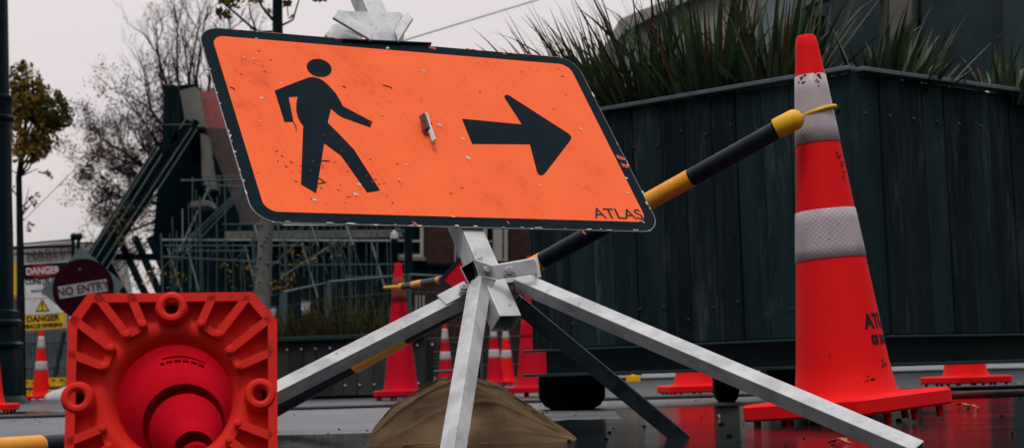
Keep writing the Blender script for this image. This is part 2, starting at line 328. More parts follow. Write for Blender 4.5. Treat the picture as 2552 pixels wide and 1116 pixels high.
more(M['galv'], (.08, .075, .07), 110, .68, .76, fac=.9)
more(M['galv'], (.30, .16, .08), 8, .66, .8, fac=.5)
more(M['cone'], (.20, .02, .018), 6, .60, .80, st=(1, 1, .35), fac=.5)
more(M['cone'], (.04, .012, .012), 11, .70, .74, st=(1, 1, .5), fac=.8)
more(M['cone'], (.05, .015, .012), 60, .69, .76, fac=.8)
more(M['cone_dull'], (.10, .02, .02), 14, .6, .75, fac=.6)
more(M['lying'], (.10, .02, .012), 22, .58, .74, fac=.7)
more(M['lying'], (.03, .012, .01), 75, .67, .74, fac=.9)
more(M['yellow'], (.12, .06, .02), 60, .64, .74, fac=.8)
more(M['amber'], (.20, .07, .02), 45, .62, .74, fac=.7)
more(M['blackp'], (.05, .06, .065), 60, .66, .74, fac=.6)
more(M['sack'], (.05, .035, .02), 5, .55, .75, fac=.5)
more(M['wood'], (.075, .088, .092), 7, .57, .78, st=(2, 2, .3), fac=.75)
more(M['wood'], (.11, .12, .12), 22, .66, .78, st=(3, 3, .25), fac=.6)
more(M['wood'], (.030, .038, .040), 55, .50, .72, st=(1, 1, .05), fac=.55)
more(M['wood'], (.002, .006, .008), 3, .5, .7, st=(3, 3, .6), fac=.8)
def brick(name, c1, c2, mort, sc_):
    m = pm(name, c1, .85, bump=0); t = m.node_tree; b = next(n for n in t.nodes if n.type == 'BSDF_PRINCIPLED')
    co = N(t, 'ShaderNodeTexCoord'); mp = N(t, 'ShaderNodeMapping'); mp.inputs['Rotation'].default_value = (R_(90), 0, 0); t.links.new(co.outputs['Object'], mp.inputs[0])
    bk = N(t, 'ShaderNodeTexBrick'); bk.inputs['Scale'].default_value = sc_; bk.inputs['Color1'].default_value = (*c1, 1); bk.inputs['Color2'].default_value = (*c2, 1); bk.inputs['Mortar'].default_value = (*mort, 1); bk.inputs['Mortar Size'].default_value = .012
    t.links.new(mp.outputs[0], bk.inputs[0]); t.links.new(bk.outputs[0], b.inputs['Base Color']); return m
M['brick'] = brick('dark_red_brick', (.050, .018, .015), (.024, .013, .012), (.018, .015, .014), 4)
M['brickroof'] = brick('roof_tiles', (.11, .065, .06), (.07, .055, .052), (.03, .03, .03), 5)
def water():
    m = bpy.data.materials.new('puddle_water'); m.use_nodes = True; t = m.node_tree; b = t.nodes['Principled BSDF']
    b.inputs['Base Color'].default_value = (.010, .015, .018, 1); b.inputs['Roughness'].default_value = .035; b.inputs['IOR'].default_value = 1.33
    co = N(t, 'ShaderNodeTexCoord'); mp = N(t, 'ShaderNodeMapping'); mp.inputs['Scale'].default_value = (1, 3, 1); t.links.new(co.outputs['Object'], mp.inputs[0])
    n = N(t, 'ShaderNodeTexNoise'); n.inputs['Scale'].default_value = 34; n.inputs['Detail'].default_value = 5; t.links.new(mp.outputs[0], n.inputs['Vector'])
    bp = N(t, 'ShaderNodeBump'); bp.inputs['Strength'].default_value = .30; bp.inputs['Distance'].default_value = .002
    n2 = N(t, 'ShaderNodeTexNoise'); n2.inputs['Scale'].default_value = 3; n2.inputs['Detail'].default_value = 8; t.links.new(co.outputs['Object'], n2.inputs['Vector']); r2 = N(t, 'ShaderNodeMapRange'); r2.inputs[1].default_value = .42; r2.inputs[2].default_value = .68; r2.inputs[3].default_value = .04; r2.inputs[4].default_value = .13; t.links.new(n2.outputs['Fac'], r2.inputs[0]); t.links.new(r2.outputs[0], b.inputs['Roughness']); t.links.new(n.outputs['Fac'], bp.inputs['Height']); t.links.new(bp.outputs[0], b.inputs['Normal'])
    return m
M['water'] = water()

# ================================================================ SETTING: ground
def sheet(name, pts, z, mat):
    o = MB().add([(x, y, z) for x, y in pts], [list(range(len(pts)))]).build(name, mat); return tag(o, kind='structure')
sheet('road', [(-900, -60), (900, -60), (900, 1500), (-900, 1500)], 0, M['asphalt'])
def wob(x0, x1, y, amp, n=40, s=1.7):
    return [(x0+(x1-x0)*i/n, y+amp*noise.noise(Vector((i*s*.37, y*3, 1.3)))) for i in range(n+1)]
pv = wob(-9, .55, 3.6, .04) + [(.75, 5.2), (1.3, 6.35), (1.75, 6.9), (1.9, 7.72)] + wob(-9, 1.8, 7.72, .03)[::-1]
sheet('pavement', pv, .004, M['paving'])
ks = MB(); ks.box((-9, 7.8, 0), (9, 7.93, .022)); tag(ks.build('kerb', M['asphalt'], bevel=.008), kind='structure')
pud = [(-7, 1.0), (7, 1.0), (7, 6.5), (3.6, 6.2), (2.4, 6.0)] + wob(.35, 1.6, 5.75, .12, 20)[::-1] + wob(-.1, .3, 4.6, .2, 8)[::-1] + wob(-7, -.15, 4.02, .16, 60)[::-1]
sheet('puddle', pud, .008, M['water'])
sheet('far_puddle', wob(-5.5, -1.5, 9.3, .25) + wob(-5.5, -1.5, 10.4, .3)[::-1], .004, M['water'])

# ================================================================ traffic cones
def rsq(h, r, n=5): return rrect(-h, -h, h, h, r, n)
ZB = (.045, .376, .489, .644, .804, .9)
def rz_(z): return .024+(.113-.024)*(.9-z)/(.84)
def cone_parts(t, mred, mslv, n=48, worn=False):
    b = MB()
    prof = [(.135, .062), (.122, .066), (.114, .078)] + [(rz_(z), z) for z in (.14, .25, .376, .489, .62, .70, .735)] + [(rz_(.737)+.0012, .737), (rz_(.74)+.0012, .74), (rz_(.745), .745), (rz_(.87), .87), (.023, .893), (.019, .899), (.012, .9), (.011, .885), (.0105, .8)]
    b.lathe(prof, n)
    b.build('cone_body', mred, t, local=True, smooth='auto')
    for (a, c) in ((.376, .489), (.644, .804)):
        s = MB(); pr = [(rz_(a), a), (rz_(a)+.0018, a+.001)] + [(rz_(a+(c-a)*k/4)+.0018, a+(c-a)*k/4) for k in range(1, 4)] + [(rz_(c)+.0018, c-.001), (rz_(c), c)]
        s.lathe(pr, n)
        if worn:
            o = s.build('worn_sleeve' if worn == 2 else 'reflective_sleeve', M['cone_old'] if a > .5 else mred, t, local=True, smooth=True)
        else: s.build('reflective_sleeve', mslv, t, local=True, smooth=True)
    p = MB(); lo = rsq(.170, .022); ml = rsq(.174, .026); tp = rsq(.166, .02); mid = rsq(.125, .06)
    k = len(lo); vs = [(x, y, .026) for x, y in lo]+[(x, y, .031) for x, y in ml]+[(x, y, .058) for x, y in ml]+[(x, y, .064) for x, y in tp]+[(x, y, .066) for x, y in mid]
    fs = [list(range(k))[::-1], list(range(4*k, 5*k))]+[[r*k+i, r*k+(i+1) % k, (r+1)*k+(i+1) % k, (r+1)*k+i] for r in range(4) for i in range(k)]
    p.add(vs, fs)
    bp = p.build('base_plate', mred, t, local=True, smooth='auto')
    f = MB()
    for x in (-.145, -.05, .05, .145):
        for y in (-.145, -.05, .05, .145):
            if abs(x) < .1 and abs(y) < .1: continue
            f.lathe([(.009, .028), (.008, 0), (.003, -.001)], 10, M=lambda v, x=x, y=y: v+Vector((x, y, 0)))
            if n > 60: f.build('foot', mred, bp, local=True, smooth='auto'); f = MB()
    if n <= 60: f.build('feet', mred, bp, local=True, smooth='auto')
def cone_thing(label, mred, mslv, loc, rz=0, n=32, worn=False, group='traffic cones around the works', name='traffic_cone'):
    t = thing(name, label, 'traffic cone', (0, 0, 0), 0, group); cone_parts(t, mred, mslv, n, worn)
    t.location = loc; t.rotation_euler = (0, 0, rz); return t
# the large near cone, leaning a little left
big = cone_thing('largest red cone, two white sleeves, yellow ring over the top one, black lettering low down', M['cone'], M['sleeve'], (0, 0, 0), n=96)
BL = onx(2116, 3.74); BROT = R_(41)
Mrot = Matrix.Translation(BL+Vector((0, 0, .004))) @ Matrix.Rotation(R_(-3.6), 4, 'Y') @ Matrix.Rotation(BROT, 4, 'Z') @ Matrix.Scale(1.018, 4)
big.matrix_world = Mrot
lt = MB()
def wrapc(g, ang, zc, m=0, off=.0012):
    vs = []
    for p in g[0]:
        z = zc+p.y; r = rz_(z)+off+p.z; a = ang+p.x/r; vs.append((r*math.cos(a), r*math.sin(a), z))
    lt.add(vs, g[1], m)
def dense(g):      # triangulate so letters bend with the cone
    bm_ = bmesh.new(); vv = [bm_.verts.new(p) for p in g[0]]
    for f in g[1]:
        try: bm_.faces.new([vv[i] for i in f])
        except ValueError: pass
    bmesh.ops.triangulate(bm_, faces=bm_.faces); bmesh.ops.subdivide_edges(bm_, edges=[e_ for e_ in bm_.edges if e_.calc_length() > .012], cuts=2)
    bm_.verts.index_update(); r = ([v.co.copy() for v in bm_.verts], [[v.index for v in f.verts] for f in bm_.faces]); bm_.free(); return r
a0 = -BROT+R_(-90+25)+R_(34)
wrapc(dense(curve_geo(text='ATLAS', size=.046, ext=.0004, bold=.0012, xs=.9)), a0+R_(2), .226)
wrapc(dense(curve_geo(text='03 342 9080', size=.030, ext=.0004, bold=.0010, xs=.8)), a0+R_(8), .184)
lt.build('lettering', M['text'], big, local=True)
scf = MB(); rf = random.Random(8); af = R_(-90)-BROT
for da, z_, r_, n_ in ((.35, .797, .0045, 7), (-.75, .792, .004, 5), (.25, .780, .003, 4), (.72, .600, .004, 7), (.78, .575, .004, 5), (-.2, .43, .002, 3), (.9, .13, .005, 6), (.2, .10, .006, 5), (-.5, .16, .003, 4), (.1, .30, .002, 3)):
    for _ in range(n_):
        a_, z2_ = af+da+rf.gauss(0, .10), z_+rf.gauss(0, .006); q_ = []; r0 = r_*rf.uniform(.4, 1.1); tl_ = rf.uniform(-.8, .8)
        for k in range(7):
            t2 = k*2*math.pi/7; x_, y_ = r0*1.5*math.cos(t2)*rf.uniform(.6, 1.1), r0*.7*math.sin(t2)*rf.uniform(.6, 1.1); zz = z2_+x_*math.sin(tl_)+y_*math.cos(tl_); rr0 = rz_(zz)+.0022; an = a_+(x_*math.cos(tl_)-y_*math.sin(tl_))/rr0; q_.append((rr0*math.cos(an), rr0*math.sin(an), zz))
        scf.add(q_, [list(range(7))])
o_ = scf.build('scuff_marks', M['rubbed'], big, local=True); o_['kind'] = 'stuff' 
for ch in big.children:
    ch.matrix_parent_inverse = Matrix.Identity(4)

far = []
def gcone(px, Y, label, mred='cone', mslv='sleeve_far', rz=.3, worn=False, n=32):
    return cone_thing(label, M[mred], M[mslv], onx(px, Y), rz, n, worn)
gcone(103, 20.3, 'red and white traffic cone standing before the danger signs at the corrugated fence', rz=.2)
gcone(-40, 9.4, 'traffic cone half out of the picture at the foot of the lamp post', rz=.1)
mid = gcone(1000, 10.6, 'red cone before the low planter with a yellow bar end ring and no bright sleeve', 'cone_dull', 'sleeve_far', .15, worn=2)
gcone(1332, 10.3, 'red cone half hidden behind the end of the tall planter and its steel beam', 'cone_dull', 'sleeve_far', .05, worn=1)
gcone(1112, 22.2, 'distant banded cone seen between the left stand leg and the front leg', 'cone_dull')
gcone(1234, 21.6, 'distant dull red banded cone just right of the front stand leg behind the sandbag', 'cone_dull', rz=.5)
gcone(1264, 22.6, 'distant brighter orange banded cone right behind the dull red one', 'cone', rz=.1)
gcone(1738, 8.15, 'cone mostly hidden by the tall planter, base seen under the beam left of largest cone', 'cone', rz=.12)
gcone(2408, 8.5, 'cone mostly hidden by the tall planter, base seen under the beam right of largest cone', 'cone', rz=.35)

# ================================================================ barrier bars
def barrier_bar(label, A, B, r, segs, ring=None, taper=None, ringaxis=None):
    """segs: list of (t0,t1,'part') along A->B"""
    A, B = Vector(A), Vector(B)
    t = thing('barrier_bar', label, 'barrier bar', A, 0, 'black and yellow cone bars')
    for (a, b, kind) in segs:
        mb = MB(); r_ = r*(1.0 if kind == 'tube' else 1.03); pa, pb = A.lerp(B, a), A.lerp(B, b)
        if kind == 'end_cap':
            d = (pb-pa); mb.tube([pa, pa+d*.06, pb-d*.06-d*.14, pb-d*.03, pb], [r*1.02, r*1.13, r*1.13, r*.95, r*.4], 24)
            mb.build('end_cap', M['yellow'], t, smooth='auto')
        elif kind == 'tube': mb.tube([pa, pb], [r_*.985, r_*.985], 24); mb.build('tube', M['blackp'], t, smooth='auto')
        else: mb.tube([pa, pb], [r_, r_], 24); mb.build('reflective_band', M['amber'], t, smooth='auto')
    if ring:
        c, R, rr, ax = ring; ax = Vector(ax).normalized(); u = ax.orthogonal().normalized(); v = ax.cross(u)
        mb = MB(); pts = [c+(u*math.cos(2*math.pi*k/40)+v*math.sin(2*math.pi*k/40))*R for k in range(41)]
        mb.tube(pts, rr, 10, cap=False)
        e_ = B if (B-c).length < (A-c).length else A
        near = c+(e_-c).normalized()*R; mb.tube([e_, near], [rr*1.3, rr], 10)
        mb.build('ring', M['yellow'], t, smooth=True)
    return t
Acap = P(1995, 291, 3.66); Aend = P(640, 1045, 4.5)
def tx(x): 
    lo, hi = 0., 1.
    for _ in range(40):
        m_ = (lo+hi)/2; q = Acap.lerp(Aend, m_)-CAM; x_ = W0/2+FP*q.dot(Rt)/q.dot(Fw)
        if x_ > x: lo = m_
        else: hi = m_
    return (lo+hi)/2
ks_ = [(1995, 1934, 'end_cap_'), (1934, 1722, 'tube'), (1722, 1590, 'band'), (1590, 1352, 'tube'), (1352, 1240, 'band'), (1240, 1012, 'tube'), (1012, 884, 'band'), (884, 640, 'tube')]
segs = []
for a, b, k in ks_:
    if k == 'end_cap_': continue
    segs.append((tx(a), tx(b), k))
rc = Mrot @ Vector((0, 0, .722)); axc = (Mrot.to_3x3() @ Vector((0, 0, 1)))
nearbar = barrier_bar('large black and yellow barrier bar running down from the near cone behind the sign', Acap, Aend, .0215, segs)
mb = MB(); d = (Acap-Aend).normalized(); c0 = P(1934, 322, 3.68); d = (Acap-c0).normalized(); Lc = (Acap-c0).length
mb.tube([c0, c0+d*.003, c0+d*Lc*.80, c0+d*Lc*.93, Acap+d*.004], [.0225, .0245, .0245, .021, .012], 28); mb.build('end_cap', M['yellow'], nearbar, smooth='auto')
mb = MB(); axr = (axc*.985+Vector((-.22, 0, 0))).normalized(); u = Vector((0, 1, 0)); u = (u-axr*u.dot(axr)).normalized(); v = axr.cross(u); RR = .0465
rcc = P(2034, 281, BL.y); 
mb.tube([rcc+(u*math.cos(2*math.pi*k/48)*RR*1.0+v*math.sin(2*math.pi*k/48)*RR) for k in range(49)], .0048, 10, cap=False)
mb.tube([Acap, P(2001, 291, 3.68)], [.008, .005], 10)
mb.build('ring', M['yellow'], nearbar, smooth=True)
A2, B2 = P(997, 715, 10.45), P(1330, 655, 7.0)
barrier_bar('thin far barrier bar striped black and yellow held on the middle cone', B2, A2, .021,
            [(0, .42, 'tube'), (.42, .47, 'band'), (.47, .60, 'tube'), (.60, .625, 'band'), (.625, .76, 'tube'), (.76, .86, 'band'), (.86, .96, 'tube'), (.96, 1, 'end_cap')],
            ring=(P(990, 716, 10.6), .085, .009, (0, 0, 1)))
q0 = PG(-330, 1142, .022); q1 = PG(47, 1110, .022); q2 = PG(300, 1095, .022)
barrier_bar('barrier bar with yellow end lying on the ground left of the lying cone', q2, q0, .022, [(0, (q2-q1).length/(q2-q0).length, 'tube'), ((q2-q1).length/(q2-q0).length, 1, 'band')])

# ================================================================ lying cone, base towards the camera
S = .248/520
LC = P(431, 985, 1.95); TILT, YAW = R_(13), R_(-7.5)
lax = Vector((math.sin(YAW)*math.cos(TILT), math.cos(YAW)*math.cos(TILT), -math.sin(TILT)))      # from base to tip
LF = Frame(LC, Vector((math.cos(R_(8)), math.sin(R_(8)), -.012)), Vector((-.02, math.sin(R_(9)), math.cos(R_(9)))))
ly = thing('traffic_cone', 'orange red cone lying on its side, its ribbed hollow base facing the viewer', 'traffic cone', (LC.x, LC.y, 0), 0, 'traffic cones around the works')
def oct_(k, dv=0): return [(x*k, y*k) for x, y in ((-217, 266), (200, 266), (261, 192), (262, -192), (200, -266), (-217, -266), (-264, -192), (-264, 198))]
def octin(wd): return [(x-math.copysign(wd, x)*(1 if abs(x) > 230 else .55), y-math.copysign(wd, y)*(1 if abs(y) > 230 else .5)) for x, y in oct_(1)]
sc2 = lambda L: [(x*S, y*S) for x, y in L]
circ = lambda cx, cy, r, n=40: [(cx+r*math.cos(2*math.pi*i/n), cy+r*math.sin(2*math.pi*i/n)) for i in range(n)]
rings = [(-7, 228), (219, 0), (-236, 0), (0, -228)]
rim = MB(); LF.geo(rim, curve_geo([sc2(oct_(1)), sc2(octin(23))], ext=.0105), w_=-.0105)
rim.build('rim', M['lying'], ly, bevel=.0022, seg=3, smooth='auto')
pn = MB(); loops = [sc2(oct_(.985)), sc2(circ(0, 0, 176, 72))]+[sc2(circ(x, y, 18, 20)) for x, y in rings]
LF.geo(pn, curve_geo(loops, ext=.001), w_=-.0195); pn.build('base_panel', M['lying'], ly)
fn = MB()
def lm(v):
    z = -v.z; k = min(1, max(0, z/.45)); sh = max(0, z-.02)
    base = LF(v.x, v.y, -z); ctr = LF(0, 0, -.02); ax_ = ctr+lax*sh
    return base if z <= .02 else ax_+LF.x*v.x+LF.y*v.y
fn.lathe([(r*S, z) for r, z in ((222, -.0188), (208, -.0170), (196, -.0145), (184, -.0135), (172, -.0142), (160, -.018), (151, -.026), (146, -.036))], 72, M=lm)
fn.build('funnel_lip', M['lying'], ly, smooth=True)
wl = MB(); wl.lathe([(146*S, -.036), (140*S, -.061), (128*S, -.11), (118*S, -.152), (110*S, -.185), (96*S, -.24), (48*S, -.42), (40*S, -.43), (2*S, -.432)], 72, M=lm)
wl.build('cone_body', M['lying_wall'], ly, smooth=True)
sv = MB(); sv.lathe([(112*S+.0018, -.177), (101*S+.0018, -.216)], 72, M=lm); sv.build('reflective_sleeve', M['sleeve_black'], ly, smooth=True)
sv = MB(); sv.lathe([(59*S+.0018, -.37), (48*S+.0018, -.419)], 72, M=lm); sv.build('reflective_sleeve', M['sleeve_black'], ly, smooth=True)  # second dark sleeve added to darken the far tip
# inner printing seen through the wall
ins = MB()
for (r0, z0, th0, th1, hgt) in ((139, -.072, 58, 108, .006), (136, -.086, 60, 112, .009)):
    n_ = 22
    for k in range(n_):
        if hgt > .008 and k % 4 == 3: continue
        a, b = R_(th0+(th1-th0)*k/n_), R_(th0+(th1-th0)*(k+.95)/n_)
        q = []
        for an, zz in ((a, z0), (b, z0), (b, z0-hgt), (a, z0-hgt)):
            rr = (146+(zz+.036)*240)*S-.0008; q.append(lm(Vector((rr*math.cos(an), rr*math.sin(an), zz))))
        ins.add(q, [[0, 1, 2, 3]])
ins.build('printing', M['sleeve_black'], ly)
def stadium(p, q, r, n=8):
    a = math.atan2(q[1]-p[1], q[0]-p[0]); out = []
    for c, s_ in ((q, -90), (p, 90)):
        for i in range(n+1):
            t_ = a+R_(s_+180*i/n); out.append((c[0]+r*math.cos(t_), c[1]+r*math.sin(t_)))
    return out
z2 = lambda x, y: (x/1.993-432, (985-(556+y/1.993))/.961)
RB = [((480,365),(625,550)), ((645,365),(705,500)), ((1050,375),(995,500)), ((1225,375),(1085,555)), ((1330,490),(1140,635)), ((1335,655),(1185,715)), ((365,475),(550,615)), ((360,645),(515,705))]
RBu = [(z2(*a), z2(*b)) for a, b in RB]; RBu += [((a[0], -a[1]), (b[0], -b[1])) for a, b in RBu]
LK = [((625,550),(700,512)), ((1085,555),(1010,512)), ((1140,635),(1180,700)), ((550,615),(520,698))]
LKu = [(z2(*a), z2(*b)) for a, b in LK]; LKu += [((a[0], -a[1]), (b[0], -b[1])) for a, b in LKu]
for a, b in RBu:
    mb = MB(); LF.geo(mb, curve_geo([sc2(stadium(a, b, 10.5))], ext=.0092), w_=-.0092)
    mb.tube([LF(b[0]*S, b[1]*S, -.002), LF(b[0]*S, b[1]*S, .0016)], [.0048, .0044], 14)
    mb.build('rib', M['lying'], ly, bevel=.0018, seg=3, smooth='auto')
for a, b in LKu:
    mb = MB(); LF.geo(mb, curve_geo([sc2(stadium(a, b, 9))], ext=.0070), w_=-.0135); mb.build('web', M['lying'], ly, bevel=.0012, smooth='auto')
for x, y in rings:
    mb = MB(); mb.lathe([(18*S, -.045), (17.5*S, -.002), (20*S, .0012), (26*S, .0030), (34*S, .0026), (39*S, .0004), (42*S, -.004), (43*S, -.0190)], 32, M=lambda v: LF(v.x+x*S, v.y+y*S, v.z))
    mb.lathe([(18*S, -.045), (.1*S, -.045)], 32, M=lambda v: LF(v.x+x*S, v.y+y*S, v.z))
    mb.build('socket_ring', M['lying'], ly, smooth='auto')

# ================================================================ road sign on the tilted stand
SS = 3.2
ca = ((.8745165, .0226284, .4844677), (.3159643, .7312591, -.6045053))
c2w = lambda v: Rt*v[0]-Up*v[1]+Fw*v[2]
SO = CAM+c2w((-.04916944*SS, -.05810317*SS, SS))
SF = Frame(SO, c2w(ca[0]), -c2w(ca[1])); SW, SH = .2711172*SS, .2711172*SS/1.65082
if SF.z.dot(CAM-SO) < 0: raise RuntimeError('flip')
sg = thing('road_sign', 'orange rectangular sign with black walking figure and right arrow, tilted on the steel stand', 'road sign', SF(0, -SH/2, 0))
x0, x1, y0, y1 = -SW/2, SW/2, -SH/2, SH/2
mb = MB(); SF.geo(mb, curve_geo([rrect(x0, y0, x1, y1, .048)], ext=.0015), w_=-.0018); mb.build('backing_plate', M['alu'], sg)
mb = MB(); SF.geo(mb, curve_geo([rrect(x0+.0015, y0+.0015, x1-.0015, y1-.0015, .0465)], ext=.0003), w_=0); mb.build('border', M['black_film'], sg)
BW = .0255
mb = MB(); SF.geo(mb, curve_geo([rrect(x0+BW, y0+BW, x1-BW, y1-BW, .026)], ext=.0003), w_=.0006); mb.build('sign_face', M['orange'], sg)
zA = lambda x, y: (440+x/1.9924, y/1.9924)
zB = lambda x, y: (1000+x/1.9929, 100+y/1.9929)
def smooth_poly(pts, it=1, keep=22):
    for _ in range(it):
        out = []; n = len(pts)
        for i in range(n):
            a, b, c = Vector(pts[i-1]), Vector(pts[i]), Vector(pts[(i+1) % n])
            out += [b+(a-b)*min(.5, keep/max((a-b).length, 1))*.5, b, b+(c-b)*min(.5, keep/max((c-b).length, 1))*.5] if False else [tuple(b)]
        pts = out
    return pts
body = [(655,388),(672,385),(690,388),(712,395),(730,406),(755,428),(775,450),(792,470),(805,492),(816,512),(825,530),(972,608),(960,635),(820,585),(800,572),(766,543),(757,580),(750,612),(818,680),(880,745),(1010,948),(945,958),(815,775),(733,715),(729,735),(692,962),(617,918),(628,628),(613,608),(602,585),(595,560),(593,535),(595,508),(601,483),(556,485),(580,608),(535,608),(486,453),(600,408)]
bp_ = [SF.uv(*zA(*p)) for p in body]
mb = MB(); SF.geo(mb, curve_geo([bp_], ext=.0002), w_=.0012)
el = []
for i in range(40):
    t_ = 2*math.pi*i/40; a, b = 31.5*math.cos(t_), 22*math.sin(t_); r_ = R_(14); el.append(SF.uv(795+a*math.cos(r_)-b*math.sin(r_), 171+a*math.sin(r_)+b*math.cos(r_)))
SF.geo(mb, curve_geo([el], ext=.0002), w_=.0012)
mb.build('walking_figure_symbol', M['black_film'], sg)
arrow = [(300,393),(598,421),(514,292),(511,283),(515,276),(524,274),(534,277),(832,468),(841,478),(843,488),(838,501),(716,660),(706,670),(696,674),(684,671),(676,663),(672,652),(638,520),(351,518)]
mb = MB(); SF.geo(mb, curve_geo([[SF.uv(*zB(*p)) for p in arrow]], ext=.0002), w_=.0012); mb.build('arrow_symbol', M['black_film'], sg)
u_, v_ = SF.uv(1540, 535)
mb = MB(); g = curve_geo(text='ATLAS', size=.040, ext=.0003, bold=.0002, xs=1.02); SF.geo(mb, ([Vector((p.x, p.y, p.z)) for p in g[0]], g[1]), u_, v_, .0013); mb.build('lettering', M['text'], sg)
# chips and scuffs on the face and along the edge
def blob(mb, u, v, r, w_, n=9, el_=1.6, ang=0, m=0):
    L = []
    for i in range(n):
        a = 2*math.pi*i/n; rr = r*rnd.uniform(.55, 1.1); x, y = rr*el_*math.cos(a), rr*math.sin(a)
        L.append(SF(u+x*math.cos(ang)-y*math.sin(ang), v+x*math.sin(ang)+y*math.cos(ang), w_))
    mb.add(L, [list(range(n))], m)
mb = MB()
for x, y, r in ((335,286,.0030),(382,295,.0034),(395,270,.0022),(407,320,.0022),(422,490,.0042),(1227,355,.0036),(1047,242,.0042),(888,968,.0055),(685,995,.0055),(515,415,.0024),(1105,893,.003),(905,918,.004),(530,725,.0022),(415,605,.0024),(600,300,.0014),(1285,515,.0015),(400,160,.002),(395,195,.0025)):
    blob(mb, *SF.uv(*zA(x, y)), r*.8, .0018, ang=rnd.uniform(-.4, .4))
for x, y, r in ((110,157,.004),(190,425,.005),(305,493,.004),(330,588,.006),(205,237,.002),(150,190,.002),(890,443,.0035),(895,490,.0022),(1115,688,.0045),(1122,762,.0032),(715,885,.002),(255,877,.004),(905,725,.0022),(688,725,.0035),(25,620,.003),(97,670,.0024),(1200,905,.003)):
    blob(mb, *SF.uv(*zB(x, y)), r*.8, .0018, ang=rnd.uniform(-.6, .2))
for _ in range(26):
    u = rnd.uniform(x0+.03, x1-.03); v = y0+rnd.uniform(-.0005, .0035); blob(mb, u, v, rnd.uniform(.0008, .0022), .0009, el_=rnd.uniform(1.2, 6))
for _ in range(16):
    v = rnd.uniform(y0+.05, y1-.05); blob(mb, x0+rnd.uniform(.0, .003), v, rnd.uniform(.001, .003), .0009, ang=math.pi/2, el_=rnd.uniform(1, 4))
for _ in range(9):
    v = rnd.uniform(y0+.03, y1-.1); blob(mb, x1-rnd.uniform(.0, .004), v, rnd.uniform(.001, .003), .0009, ang=math.pi/2, el_=rnd.uniform(1, 3))
for x, y in ((1085,560),(1105,610),(1160,700)):
    pass
mb.build('paint_chips', M['chip'], sg)
mb = MB(); rf = random.Random(31)
for cx, cy, sx, sy, n_ in ((860, 450, 60, 28, 46), (760, 430, 50, 30, 16), (880, 300, 50, 40, 10), (640, 160, 25, 18, 9), (1050, 470, 120, 30, 14), (1300, 200, 90, 40, 14), (1100, 300, 260, 130, 26), (1390, 175, 22, 12, 9), (1065, 360, 12, 8, 6)):
    for _ in range(n_):
        x, y = rf.gauss(cx, sx), rf.gauss(cy, sy); u, v = SF.uv(x, y)
        if abs(u) > SW/2-.03 or abs(v) > SH/2-.03: continue
        r = .0008*rf.uniform(.5, 1.6)**1.5; L = []; an = rf.uniform(-.9, .4); el_ = rf.uniform(1, 3.5)
        for k in range(6):
            t_ = k*math.pi/3; a, b = r*el_*math.cos(t_)*rf.uniform(.6, 1.2), r*math.sin(t_)*rf.uniform(.6, 1.2); L.append(SF(u+a*math.cos(an)-b*math.sin(an), v+a*math.sin(an)+b*math.cos(an), .0017))
        mb.add(L, [list(range(6))])
fl_ = mb.build('dirt_flecks', M['fleck'], sg); fl_['kind'] = 'stuff'
mb = MB()
for x, y, r in ((155,40,.009),(735,80,.005),(1090,585,.010),(1112,625,.009),(510,68,.005),(70,912,.006),(530,905,.004),(905,955,.005),(850,850,.003)):
    blob(mb, *SF.uv(*zB(x, y)), r*.7, .0008, el_=2, ang=rnd.uniform(-1.2, -.4))
for _ in range(12): blob(mb, rnd.uniform(x0+.05, x1-.05), y1-rnd.uniform(0, .004), rnd.uniform(.001, .002), .0009, el_=4)
mb.build('red_scuffs', M['rustred'], sg)
mb = MB()      # dark twig-like scratches
for (xa, ya, xb, yb) in ((265,435,290,450),(690,880,740,912),(715,800,760,803),(1020,425,1070,440),(820,430,840,440),(660,880,690,905),(700,915,742,905),(575,600,595,655)):
    a, b = SF.uv(*zA(xa, ya)), SF.uv(*zA(xb, yb)); mb.tube([SF(*a, .0016), SF((a[0]+b[0])/2+.002, (a[1]+b[1])/2, .002), SF(*b, .0016)], [.0006, .0010, .0005], 5)
mb.build('scratches', M['text'], sg)
# centre latch
lu, lv = SF.uv(1066, 318)
lat = MB(); lat.lathe([(.0001, .004), (.011, .004), (.0125, .002), (.0125, .0012)], 20, M=lambda v: SF(lu-.006+v.x, lv-.012+v.y, v.z)); 
lat.tube([SF(lu-.004, lv-.008, .002), SF(lu, lv, .015)], [.005, .005], 12)
a, b = SF.uv(1050, 286, .018), SF.uv(1080, 354, .018)
lo_ = lat.build('centre_latch', M['rustred'], sg, smooth='auto')
mb = MB(); mb.beam(SF(a[0]+.003, a[1], .016), SF((a[0]+b[0])/2, (a[1]+b[1])/2-.002, .016), .008, .013, n1=SF.x*.5+SF.z*.8, m=0); mb.beam(SF(a[0]+.0085, a[1]+.001, .020), SF(b[0]+.001, b[1]+.001, .020), .0035, .009, n1=SF.x*.5+SF.z*.8, m=1); mb.build('latch_bar', [M['rustdark'], M['bolt']], lo_, bevel=.0008)

